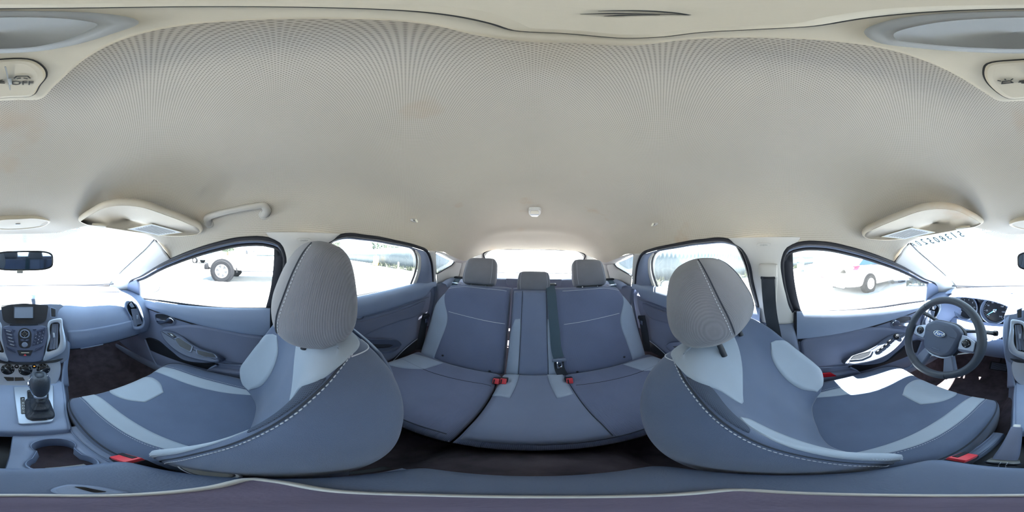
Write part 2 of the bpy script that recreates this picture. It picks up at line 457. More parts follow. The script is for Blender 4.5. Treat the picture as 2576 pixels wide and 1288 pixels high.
def text(name, s, o, ex, ey, size, material, parent, ext=.0003, shear=0., align='CENTER', bold=0.):
    cu = bpy.data.curves.new(name, 'FONT'); cu.body = s; cu.size = size; cu.extrude = ext; cu.align_x = align; cu.align_y = 'CENTER'; cu.shear = shear; cu.resolution_u = 2; cu.offset = bold
    ob = bpy.data.objects.new('tmp', cu); COL.objects.link(ob)
    bpy.context.view_layer.update()
    me = bpy.data.meshes.new_from_object(ob.evaluated_get(bpy.context.evaluated_depsgraph_get()))
    bpy.data.objects.remove(ob); bpy.data.curves.remove(cu)
    ex = nrm(ex); ey = nrm(np.asarray(ey, float)-ex*(np.asarray(ey, float)@ex)); ez = np.cross(ex, ey)
    M = frame(np.asarray(o, float)-org(parent), ex, ey, ez); me.transform(M)
    me.name = name; me.materials.clear()
    return link(name, me, material, parent)
def mir(P, s):
    P = np.array(P, float); P[..., 0] *= s; return P
# ================================================================= THE CAR'S SHELL
# door openings (right side, x mirrored for the other): seal lines
F_SEAL = [(.70, .90, -.285), (.656, .827, -.179), (.626, .668, -.113), (.601, .539, -.059), (.579, .39, -.009), (.561, .235, .032),
          (.552, .11, .052), (.553, .04, .050), (.560, -.005, .035), (.577, -.025, -.004), (.60, -.026, -.06), (.65, -.008, -.17), (.685, .012, -.235)]
R_SEAL = [(.664, -.925, -.20), (.628, -.87, -.12), (.591, -.80, -.037), (.566, -.725, .020), (.557, -.63, .040), (.550, -.48, .056), (.545, -.33, .067),
          (.546, -.22, .064), (.556, -.175, .042), (.58, -.152, -.015), (.62, -.145, -.10), (.672, -.13, -.21)]
FRONT_EDGE = [(0, .655, .090), (.10, .652, .090), (.17, .635, .096), (.22, .613, .113), (.36, .590, .106), (.47, .535, .085), (.53, .487, .063), (.565, .462, .02), (.588, .445, -.025)]
WFRAC = [0, .18, .36, .55, .72, .84, .92, .97, 1.0]
ZFRAC = [0, .005, .02, .07, .19, .36, .58, .79, 1.0]
def roof_rows():
    st = [  # centre y, centre z, edge x, edge y, edge z
        (.60, .120, .582, .415, -.016), (.50, .170, .575, .36, .0), (.38, .215, .566, .28, .022), (.22, .255, .556, .17, .044), (.06, .276, .552, .06, .051),
        (-.10, .285, .552, -.08, .056), (-.27, .286, .546, -.25, .066), (-.46, .283, .549, -.46, .058), (-.62, .276, .556, -.62, .041),
        (-.76, .268, .562, -.735, .022), (-.90, .252, .560, -.88, .02), (-1.06, .222, .556, -1.02, -.012), (-1.24, .165, .545, -1.20, -.045), (-1.40, .105, .525, -1.38, -.01), (-1.50, .066, .500, -1.50, .012)]
    rows = [FRONT_EDGE]
    for yc, zc, xe, ye, ze in st:
        rows.append([(xe*f, yc+(ye-yc)*f*f, zc-(zc-ze)*g) for f, g in zip(WFRAC, ZFRAC)])
    return np.array(rows)
half = roof_rows()
full = np.concatenate([mir(half[:, :0:-1], -1), half], 1)
ROOF = Surf(full)
G = ROOF.grid(np.linspace(0, full.shape[0]-1, 150), np.linspace(0, full.shape[1]-1, 130))
def sstep(a, b, x): t = np.clip((x-a)/(b-a), 0, 1); return t*t*(3-2*t)
def roofdent(G):
    X_, Y_, Z_ = G[..., 0], G[..., 1], G[..., 2]
    hang = .030*sstep(.24, .10, np.abs(X_))*sstep(.22, .45, Y_)*sstep(.66, .52, Y_)      # fabric-covered bulge between the visors
    seat = .012*sstep(.20, .26, np.abs(X_))*sstep(.56, .50, np.abs(X_))*sstep(.40, .46, Y_)*sstep(.62, .56, Y_)
    hook = .016*np.exp(-(((np.abs(X_)-.50)/.035)**2+((Y_+.57)/.06)**2))
    rib = .008*np.exp(-((Y_+1.16+.15*X_**2)/.05)**2)*sstep(.45, .3, np.abs(X_))
    Z_ = Z_ - hang + seat - rib
    G = G.copy(); G[..., 2] = Z_
    G[..., 0] += np.sign(X_)*hook
    return G
G = roofdent(G)
ceil = gridobj('ceiling', G, 'headliner'); setp(ceil, 'pale beige perforated fabric headliner covering the whole roof', kind='structure')
def roof_at(x, y):
    M_ = G.reshape(-1, 3); d = (M_[:, 0]-x)**2+(M_[:, 1]-y)**2; i = np.argmin(d); return M_[i]
# a roof skin above the fabric keeps daylight out
Gs = G.copy(); Gs[..., 2] += .035; Gs[..., 0] *= 1.03
rs = gridobj('roof', Gs, 'white_plastic', thick=.002); setp(rs, 'outer roof panel above the pale headliner', kind='structure')

# ---- windscreen
WB = [(0, 1.29, -.236), (.30, 1.235, -.233), (.50, 1.12, -.226), (.60, 1.01, -.212), (.625, .965, -.205)]
WT = [(0, .668, .106), (.22, .628, .118), (.40, .585, .105), (.50, .52, .080), (.548, .485, .06)]
def bothsides(c): c = np.array(c, float); return np.concatenate([mir(c[:0:-1], -1), c])
Gw = loft([bothsides(WT), bothsides([(a[0]*.5+b[0]*.5, a[1]*.5+b[1]*.5+.02*(1-abs(a[0])), a[2]*.5+b[2]*.5+.02) for a, b in zip(WT, WB)]), bothsides(WB)], 24, 40)
ws = thing('window_1', 'wide raked windscreen above the dashboard', None, (0, 1.0, -.2), kind='structure')
gridobj('pane', Gw, 'window_glass', ws, thick=.004)
# dotted black frit panel on both sides of the bulge
frit = bpy.data.materials.new('frit_dots'); frit.use_nodes = True
_n = frit.node_tree.nodes; _l = frit.node_tree.links
_tc = _n.new('ShaderNodeTexCoord'); _sp = _n.new('ShaderNodeSeparateXYZ'); _l.new(_tc.outputs['Object'], _sp.inputs[0]); _ss = []
for _ax in (0, 1):
    _m = _n.new('ShaderNodeMath'); _m.operation = 'MULTIPLY'; _m.inputs[1].default_value = 900; _l.new(_sp.outputs[_ax], _m.inputs[0])
    _s = _n.new('ShaderNodeMath'); _s.operation = 'SINE'; _l.new(_m.outputs[0], _s.inputs[0]); _ss.append(_s)
_pm = _n.new('ShaderNodeMath'); _pm.operation = 'MULTIPLY'; _l.new(_ss[0].outputs[0], _pm.inputs[0]); _l.new(_ss[1].outputs[0], _pm.inputs[1])
_lt = _n.new('ShaderNodeMath'); _lt.operation = 'GREATER_THAN'; _lt.inputs[1].default_value = -.22; _l.new(_pm.outputs[0], _lt.inputs[0])
_t = _n.new('ShaderNodeBsdfTransparent'); _ms = _n.new('ShaderNodeMixShader'); _l.new(_lt.outputs[0], _ms.inputs[0]); _l.new(_t.outputs[0], _ms.inputs[1])
_n['Principled BSDF'].inputs['Base Color'].default_value = (.13, .2, .23, 1); _n['Principled BSDF'].inputs['Roughness'].default_value = .9
_l.new(_n['Principled BSDF'].outputs[0], _ms.inputs[2]); _l.new(_ms.outputs[0], _n['Material Output'].inputs[0]); MATS['frit'] = frit
SW = Surf(np.array([bothsides(WT), bothsides(WB)]))
SW.sign = -1
nW = len(bothsides(WT))
SW.patch('frit_panel', [(.0, 4-1.35), (.0, 4), (.0, 4+1.35)], [(.03, 4-1.2), (.12, 4-.75), (.14, 4), (.12, 4+.75), (.03, 4+1.2)], 'frit', ws, off=.004, m=8, n=30, edge=False)
tube('seal', resample(bothsides(WB), 60)+np.array([0, -.02, .004]), .0055, 'black_plastic', ws, sides=6)
# number written on the outside of the glass, seen reversed from inside
TX = [(2304, 611), (2315, 607), (2329, 603), (2345, 601), (2360, 598), (2375, 595), (2389, 591), (2403, 587), (2420, 584)]
for ch, (u_, v_) in zip('F02508315', TX):
    dmin = 9; st = None
    rr_ = ray(u_, v_); o_ = np.array([CX, 0, 0])
    P_ = Gw.reshape(-1, 3); t_ = (P_-o_)@rr_; dd = np.linalg.norm(P_-o_-t_[:, None]*rr_, axis=1); i_ = int(np.argmin(dd))
    p = o_+rr_*t_[i_]
    text('digit', ch, p+np.array([0, -.010, -.011]), (-.92, .38, -.09), (.17, -.74, .46), .054 if ch != 'F' else .04, 'print_teal', ws, ext=.0004, bold=.0007)

# ---- side windows, seals, pillars, for both sides
def side(s):
    nm = 'right' if s > 0 else 'left'
    who = 'passenger' if s > 0 else 'driver'
    FS, RS = mir(F_SEAL, s), mir(R_SEAL, s)
    out = np.array([.012*s, 0, 0])
    # front door window
    wf = thing('window_2' if s > 0 else 'window_3', f'front door window beside the {who} seat', None, (.62*s, .4, -.2), kind='structure')
    top = F_SEAL[:8] + [(.566, .0, .02), (.60, -.008, -.06), (.65, .01, -.17), (.688, .03, -.236)]
    tp = mir(resample(top, 40), s)
    bp = mir(resample([(.718, .90, -.305), (.71, .64, -.275), (.70, .25, -.25), (.69, .03, -.236)], 40), s)
    gridobj('pane', loft([tp+out, bp+out], 14, 40), 'window_glass', wf, thick=.004)
    sl_ = resample(FS, 70)
    tube('door_seal', sl_, .0085, 'rubber', wf, sides=8)
    tube('frame_bead', sl_+np.array([.014*s, 0, -.010]), .0045, 'dark_trim', wf, sides=6)
    tube('inner_frame', sl_+np.array([.022*s, 0, -.018]), .008, 'rubber', wf, sides=6)
    bl = resample([(.706, .86, -.300), (.700, .64, -.275), (.690, .25, -.252), (.678, .02, -.236)], 30)
    tube('belt_seal', mir(bl, s)+np.array([0, 0, .003]), .006, 'rubber', wf, sides=6)
    # rear part of the channel, the vertical run beside the pillar
    ch = mir(np.array([[(.572, -.005, .032), (.585, -.012, .0), (.607, -.012, -.06), (.655, .006, -.17), (.69, .026, -.236)], [(.574, .012, .036), (.588, .012, .005), (.612, .016, -.06), (.66, .034, -.17), (.695, .05, -.236)]]), s)
    gridobj('glass_channel', loft([ch[0]+np.array([0, -.02, 0]), ch[1]], 3, 16), 'rubber', wf, thick=.006)
    # painted roof rail outside the seal, added unseen to block overhead sun
    rl = resample([p for p in F_SEAL[3:9]], 30) + np.array([.036, 0, .020])
    rl = np.concatenate([rl, resample([p for p in R_SEAL[9:2:-1]], 30) + np.array([.036, 0, .020])])
    rl = np.concatenate([rl, np.array([(.602, -.80, .040), (.615, -.92, .018), (.628, -1.06, -.015), (.630, -1.2, -.040), (.60, -1.38, -.02), (.55, -1.52, .01)])])
    tube('roof_rail', mir(resample(rl, 80), s), .034, 'white_plastic', wf, sides=12, ell=.38, up=(0, 0, 1))
    # mirror sail panel
    so = [(.662, .845, -.178), (.70, .905, -.285), (.705, .80, -.292), (.700, .765, -.285), (.668, .745, -.175), (.657, .75, -.150)]
    slab('sail_panel', mir(so, s), (-s, 0, -.3), .014, 'dark_trim', wf, bev=.005)
    # rear door window
    wr = thing('window_4' if s > 0 else 'window_5', f'rear door window behind the {who} seat', None, (.6*s, -.45, -.2), kind='structure')
    rtop = resample([(.690, -.735, -.185), (.66, -.74, -.11), (.625, -.715, -.04), (.592, -.655, .020), (.572, -.58, .044), (.560, -.45, .057), (.556, -.3, .064), (.560, -.2, .056), (.58, -.172, .0), (.64, -.155, -.12), (.688, -.14, -.215)], 40)
    rbot = resample([(.698, -.735, -.195), (.698, -.45, -.20), (.698, -.14, -.22)], 40)
    gridobj('pane', loft([mir(rtop, s)+out, mir(rbot, s)+out], 14, 40), 'rear_glass' if False else 'window_glass', wr, thick=.004)
    sl2 = resample(RS, 70)
    tube('door_seal', sl2, .0085, 'rubber', wr, sides=8)
    tube('frame_bead', sl2+np.array([.014*s, .004, -.010]), .0045, 'dark_trim', wr, sides=6)
    tube('inner_frame', mir(rtop, s)+np.array([.004*s, 0, 0]), .007, 'rubber', wr, sides=6)
    tube('belt_seal', mir(rbot, s)+np.array([-.012*s, 0, .004]), .006, 'rubber', wr, sides=6)
    # wide dark frame behind the glass, with a pale strip along its front edge
    a = [(.592, -.66, .024), (.60, -.70, -.005), (.625, -.735, -.05), (.655, -.76, -.11), (.682, -.755, -.185)]
    b = [(.570, -.73, .016), (.592, -.795, -.037), (.628, -.865, -.12), (.655, -.905, -.185), (.664, -.92, -.215)]
    gg = loft([mir(a, s), mir([(p[0]*.5+q[0]*.5-.012, p[1]*.5+q[1]*.5, p[2]*.5+q[2]*.5) for p, q in zip(a, b)], s), mir(b, s)], 12, 24)
    gridobj('frame_panel', gg, 'dark_trim', wr, thick=.006)
    gridobj('frame_edge', loft([mir([(p[0]-.001, p[1]+.014, p[2]) for p in a], s), mir([(p[0]-.006, p[1]-.006, p[2]) for p in a], s)], 4, 24), 'pillar_trim', wr, thick=.004)
    # quarter window
    wq = thing('window_6' if s > 0 else 'window_7', f'small triangular quarter window behind the {who} side rear door', None, (.6*s, -.95, -.13), kind='structure')
    qo = rounded([(.570, -.815, .020), (.572, -.85, .022), (.602, -1.13, -.052), (.612, -1.11, -.078), (.640, -.93, -.135)], .018)
    slab('pane', mir(qo, s)+np.array([.02*s, 0, 0]), (s, 0, .4), .004, 'rear_glass', wq)
    tube('seal', mir(qo, s), .0045, 'rubber', wq, sides=6, closed=True)
    # ---- pillars
    ta = thing('trim_1' if s > 0 else 'trim_2', f'pale windscreen pillar trim on the {who} side', None, (.6*s, .7, -.2), kind='structure')
    e1 = [(.53, .487, .063), (.555, .56, .030), (.573, .65, -.012), (.600, .874, -.130), (.612, .97, -.185), (.62, 1.02, -.225), (.62, 1.02, -.26)]
    e2 = [(.588, .445, -.025), (.594, .50, -.045), (.605, .565, -.072), (.628, .68, -.120), (.656, .827, -.179), (.680, .87, -.23), (.698, .91, -.30)]
    mid1 = [(p[0]*.72+q[0]*.28-.014, p[1]*.72+q[1]*.28-.018, p[2]*.72+q[2]*.28) for p, q in zip(e1, e2)]
    mid2 = [(p[0]*.35+q[0]*.65-.018, p[1]*.35+q[1]*.65-.016, p[2]*.35+q[2]*.65) for p, q in zip(e1, e2)]
    gridobj('cover', loft([mir(e1, s), mir(mid1, s), mir(mid2, s), mir(e2, s)], 18, 50), 'pillar_trim', ta, thick=.004)
    tube('seam', mir(resample([(.529, .484, .064), (.545, .470, .035), (.565, .456, .008), (.586, .445, -.022)], 16), s)+np.array([-.004*s, -.004, 0]), .0022, 'rubber', ta, sides=5)
    tube('glass_edge', mir(resample(e1, 40), s)+np.array([-.001*s, .004, .002]), .0035, 'black_plastic', ta, sides=6)
    # B pillar: pale upper cover, dark lower cover
    tb = thing('trim_3' if s > 0 else 'trim_4', f'door pillar between the {who} side front and rear doors, pale above and dark below', None, (.62*s, -.08, -.8), kind='structure')
    rows = []
    for f, (xf, yf), (xr, yr), z in [(0, (.552, .045), (.544, -.215), .072), (0.5, (.556, .024), (.548, -.196), .052), (1, (.564, -.006), (.56, -.172), .03), (2, (.582, -.026), (.585, -.152), -.02), (3, (.60, -.026), (.612, -.146), -.08), (4, (.632, -.012), (.645, -.138), -.15), (5, (.668, .004), (.672, -.13), -.215), (6, (.684, .018), (.688, -.12), -.29)]:
        rows.append([(xf+.022, yf+.012, z), (xf-.006, yf-.010, z), (xf-.014, yf*.6+yr*.4, z), (xf-.014, yf*.4+yr*.6, z), (xr-.006, yr+.010, z), (xr+.022, yr-.012, z)])
    up = Surf(mir(rows, s)); up.sign = 1
    up.build('upper_cover', 40, 24, 'pillar_trim', tb, thick=.004)
    rows2 = [[(p[0]+(.0 if k == 0 else .006), p[1], p[2]) for p in rows[-1]] for k in (0,)]
    low = [rows[-1]] + [[(.668+dx, .03-dy2, z), (.650+dx, .02-dy2, z), (.640+dx, -.03, z), (.640+dx, -.08, z), (.650+dx, -.12, z), (.668+dx, -.13, z)] for z, dx, dy2 in ((-.36, .0, 0), (-.5, .0, -.02), (-.65, -.005, -.05), (-.80, -.02, -.06), (-.88, -.04, -.06))]
    Surf(mir(low, s)).build('lower_cover', 30, 24, 'dark_trim', tb, thick=.004)
    tube('cover_seam', Surf(mir(low, s)).at([(0.0, t) for t in np.linspace(0, 5, 24)])+np.array([-.001*s, 0, 0]), .0016, 'rubber', tb, sides=5)
    if s > 0 or True:
        lb = rounded([up.at([(1.2, 2.2)])[0], up.at([(1.2, 2.85)])[0], up.at([(1.5, 2.85)])[0], up.at([(1.5, 2.2)])[0]], .004)
        pc = up.at([(1.35, 2.5)])[0]; 
        ex_ = nrm(up.at([(1.35, 3)])[0]-up.at([(1.35, 2)])[0])*(1 if s > 0 else -1); ey_ = nrm(up.at([(1.1, 2.5)])[0]-up.at([(1.6, 2.5)])[0])
        ex_ = ex_ if s < 0 else ex_
        nn = np.array([-s, 0, -.2])
        ov = [pc+nn*.006+ex_*.024*x+ey_*.008*y for x, y in sell(4, 28)]
        slab('airbag_badge', ov, nn, .0018, 'pillar_trim', tb, bev=.001)
        text('lettering', 'AIRBAG', pc+nn*.0085, -ex_ if s > 0 else ex_*-1, ey_, .0075, 'console_dark', tb)
    # C pillar: pale trim round the quarter window
    tcp = thing('trim_5' if s > 0 else 'trim_6', f'pale rear pillar trim around the quarter window on the {who} side', None, (.6*s, -1.1, -.2), kind='structure')
    f1 = [(.562, -.74, .022), (.590, -.806, -.037), (.627, -.876, -.12), (.660, -.925, -.195), (.672, -.94, -.215)]
    f2 = [(.562, -.80, .022), (.568, -.815, -.0), (.600, -.87, -.07), (.638, -.92, -.135), (.664, -.975, -.205)]
    gridobj('front_cover', loft([mir(f1, s), mir([(p[0]*.5+q[0]*.5-.010, p[1]*.5+q[1]*.5, p[2]*.5+q[2]*.5) for p, q in zip(f1, f2)], s), mir(f2, s)], 10, 20), 'pillar_trim', tcp, thick=.004)
    q1 = [(.562, -.80, .024), (.562, -.90, .014), (.557, -1.02, -.010), (.550, -1.16, -.040), (.535, -1.3, -.03), (.515, -1.45, .005)]
    q2 = [(.566, -.815, .018), (.575, -.90, .006), (.588, -1.02, -.026), (.600, -1.13, -.052), (.59, -1.3, -.07), (.54, -1.47, -.05)]
    gridobj('top_cover', loft([mir(q1, s), mir(q2, s)], 5, 30), 'pillar_trim', tcp, thick=.004)
    d1 = [(.600, -1.128, -.050), (.610, -1.115, -.075), (.628, -1.02, -.105), (.640, -.935, -.135)]
    d2 = [(.59, -1.30, -.06), (.61, -1.30, -.16), (.625, -1.12, -.185), (.655, -.97, -.205)]
    gridobj('rear_cover', loft([mir(d1, s), mir(d2, s)], 6, 24), 'pillar_trim', tcp, thick=.004)
    g1 = [(.515, -1.45, .008), (.545, -1.40, -.05), (.575, -1.32, -.13), (.59, -1.28, -.22)]
    g2 = [(.485, -1.52, .02), (.505, -1.52, -.03), (.525, -1.50, -.10), (.53, -1.48, -.20)]
    gridobj('tail_cover', loft([mir([(.592, -1.24, -.052), (.605, -1.24, -.10), (.612, -1.24, -.16), (.615, -1.22, -.22)], s), mir(g1, s), mir(g2, s)], 12, 20), 'pillar_trim', tcp, thick=.004)
    # dark luggage-side trim with belt outlet behind the rear seat
    td = thing('trim_7' if s > 0 else 'trim_8', f'dark luggage side trim under the quarter window on the {who} side', None, (.6*s, -1.15, -.9), kind='structure')
    lowr = [[(.664, -.945, -.21), (.645, -1.02, -.200), (.628, -1.12, -.190), (.615, -1.25, -.19), (.56, -1.46, -.20)],
            [(.655, -.955, -.225), (.615, -1.03, -.215), (.59, -1.12, -.205), (.585, -1.25, -.20), (.545, -1.46, -.21)],
            [(.650, -.96, -.30), (.610, -1.04, -.30), (.58, -1.12, -.30), (.57, -1.25, -.32), (.53, -1.44, -.36)],
            [(.640, -.93, -.62), (.61, -1.04, -.62), (.58, -1.12, -.62), (.57, -1.25, -.62), (.53, -1.42, -.62)]]
    Surf(mir(lowr, s)).build('side_panel', 20, 24, 'dark_trim', td, thick=.006)
    hood = [[(.63, -.985, -.205), (.62, -1.02, -.188), (.61, -1.07, -.178), (.60, -1.13, -.178), (.592, -1.2, -.185)], [(.60, -1.0, -.215), (.585, -1.03, -.20), (.575, -1.08, -.19), (.57, -1.13, -.19), (.57, -1.2, -.2)], [(.592, -1.0, -.235), (.575, -1.03, -.225), (.565, -1.08, -.215), (.56, -1.13, -.215), (.56, -1.2, -.225)]]
    Surf(mir(hood, s)).build('belt_hood', 12, 20, 'dash_soft', td, thick=.006)
    # closing panel beside the seat, added to stop daylight leaking in
    fl = [[(.70, -.70, -.19), (.70, -.95, -.19), (.66, -1.05, -.19)], [(.705, -.70, -.45), (.70, -.95, -.45), (.655, -1.05, -.45)], [(.70, -.70, -.80), (.69, -.95, -.80), (.65, -1.05, -.80)]]
    Surf(mir(fl, s)).build('closing_panel', 8, 8, 'dark_trim', td, thick=.006)
    # rocker / dark seam strip between the rear door and the seat
    rk = [[(.672, -.945, -.215), (.655, -.99, -.215)], [(.668, -.96, -.30), (.645, -1.0, -.30)], [(.655, -.90, -.45), (.635, -.94, -.45)], [(.645, -.83, -.60), (.625, -.87, -.6)], [(.645, -.78, -.75), (.625, -.82, -.75)]]
    Surf(mir(rk, s)).build('wheel_arch_trim', 20, 4, 'dark_trim', td, thick=.02)
for s in (1, -1): side(s)

# ---- rear glass and tailgate
tg = thing('window_8', 'tailgate window with thin heater lines behind the rear seat', None, (0, -1.6, -.2), kind='structure')
rt = [(0, -1.535, .060), (.25, -1.53, .058), (.42, -1.52, .048), (.485, -1.515, .010), (.47, -1.54, -.05)]
rb = [(0, -1.70, -.165), (.25, -1.69, -.163), (.42, -1.66, -.157), (.475, -1.63, -.14), (.49, -1.60, -.09)]
rgl = loft([bothsides(rt), bothsides(rb)], 14, 40)
gridobj('pane', rgl, 'rear_glass', tg, thick=.004)
A = Acc()
for k in range(11):
    A.add(*tubegeo(rgl[1+k]+np.array([0, .004, 0]), .0006, 4))
o = A.build('heater_lines', 'console_dark', tg, 180); o['kind'] = 'stuff'
tube('seal', np.concatenate([resample(bothsides(rt), 60)+np.array([0, .012, .003])]), .007, 'rubber', tg, sides=6)
tube('lower_seal', resample(bothsides(rb), 50)+np.array([0, .012, -.002]), .006, 'rubber', tg, sides=6)
tgp = thing('door_5', 'tailgate with pale window surround and dark lower trim', None, (0, -1.6, -.75), kind='structure')
fr1 = [(0, -1.505, .066), (.30, -1.505, .062), (.46, -1.50, .045), (.505, -1.50, .0), (.515, -1.53, -.08), (.50, -1.60, -.155)]
fr2 = [(0, -1.530, .058), (.28, -1.525, .055), (.43, -1.52, .038), (.472, -1.52, -.005), (.485, -1.56, -.08), (.475, -1.62, -.145)]
gridobj('upper_surround', loft([bothsides(fr1), bothsides(fr2)], 5, 60), 'pillar_trim', tgp, thick=.006)
pl = [[(x, -1.63+.10*x*x, -.150), (x, -1.60+.10*x*x, -.170)] for x in np.linspace(-.52, .52, 9)]
Surf(pl).build('ledge', 40, 6, 'pillar_trim', tgp, thick=.006)
lowp = [[(x, -1.605+.10*x*x, -.172), (x, -1.57+.1*x*x, -.20), (x, -1.545+.08*x*x, -.26), (x, -1.55+.08*x*x, -.40), (x, -1.56+.08*x*x, -.75)] for x in np.linspace(-.54, .54, 9)]
Surf(lowp).build('lower_panel', 40, 18, 'dark_trim', tgp, thick=.01)
for sx in (-.17, .17):
    oo = rounded([(sx-.10, -1.535, -.215), (sx+.10, -1.535, -.215), (sx+.085, -1.530, -.29), (sx-.085, -1.530, -.29)], .02)
    slab('moulded_panel', np.array(oo)+np.array([0, -.012, 0]), (0, 1, .1), .016, 'dark_trim', tgp, bev=.006)
wp = thing('rear_wiper', 'thin black wiper blade resting along the bottom of the tailgate glass', 'wiper', (.2, -1.7, -.15))
tube('blade', resample([(.42, -1.685, -.128), (.30, -1.70, -.138), (.12, -1.715, -.146)], 20), .005, 'rubber', wp, sides=6)
tube('arm', resample([(.36, -1.70, -.120), (.2, -1.72, -.13), (.02, -1.72, -.15)], 20), .006, 'black_plastic', wp, sides=6)

# ---- floor
fy = [1.45, 1.28, 1.12, 1.0, .8, .5, .2, -.1, -.25, -.38, -.6, -1.2, -1.62]
fz = [-.42, -.50, -.66, -.80, -.87, -.885, -.885, -.885, -.885, -.86, -.80, -.78, -.78]
rows = []
for y, z in zip(fy, fz):
    tz = max(z, -.70 if y > -.3 else z)
    k_ = .28 if y < 1.2 else .0
    rows.append([(-.72, y, z+k_), (-.665, y, z+k_*.68), (-.63, y, z+.04), (-.58, y, z), (-.36, y, z), (-.20, y, z), (-.13, y, z*.3+tz*.7), (0, y, tz), (.13, y, z*.3+tz*.7), (.20, y, z), (.36, y, z), (.58, y, z), (.63, y, z+.04), (.665, y, z+k_*.68), (.72, y, z+k_)])
FL = Surf(rows); fo = FL.build('floor', 80, 80, 'carpet', None); setp(fo, 'dark carpeted cabin floor with raised centre tunnel', kind='structure')
# solid lower body sides and bulkhead hide the street below the windows
for s in (1, -1):
    bs = [[(.735*s, y, -.26-.075*y) for y in (1.3, .9, .4, 0, -.4, -.9, -1.6)], [(.78*s, y, -.45) for y in (1.3, .9, .4, 0, -.4, -.9, -1.6)], [(.77*s, y, -.75) for y in (1.3, .9, .4, 0, -.4, -.9, -1.6)], [(.70*s, y, -.98) for y in (1.3, .9, .4, 0, -.4, -.9, -1.6)]]
    o = Surf(bs).build('wall_right' if s > 0 else 'wall_left', 14, 24, 'silver', None, thick=.01); setp(o, f'painted outer body side below the {"passenger" if s > 0 else "driver"} windows', kind='structure')
bk = [[(x, 1.33-.35*x*x, -.25), (x, 1.42-.3*x*x, -.40), (x, 1.46-.3*x*x, -.7), (x, 1.46, -.98)] for x in np.linspace(-.76, .76, 9)]
o = Surf(bk).build('wall_front', 24, 14, 'black_plastic', None, thick=.01); setp(o, 'dark bulkhead behind the dashboard', kind='structure')
# sills with scuff plates
for s in (1, -1):
    o = box('trim_9' if s > 0 else 'trim_10', (.07, 1.1, .05), (.675*s, .45, -.73), 'dark_trim', None, r=.015); setp(o, f'dark door sill beside the {"passenger" if s > 0 else "driver"} footwell', kind='structure')
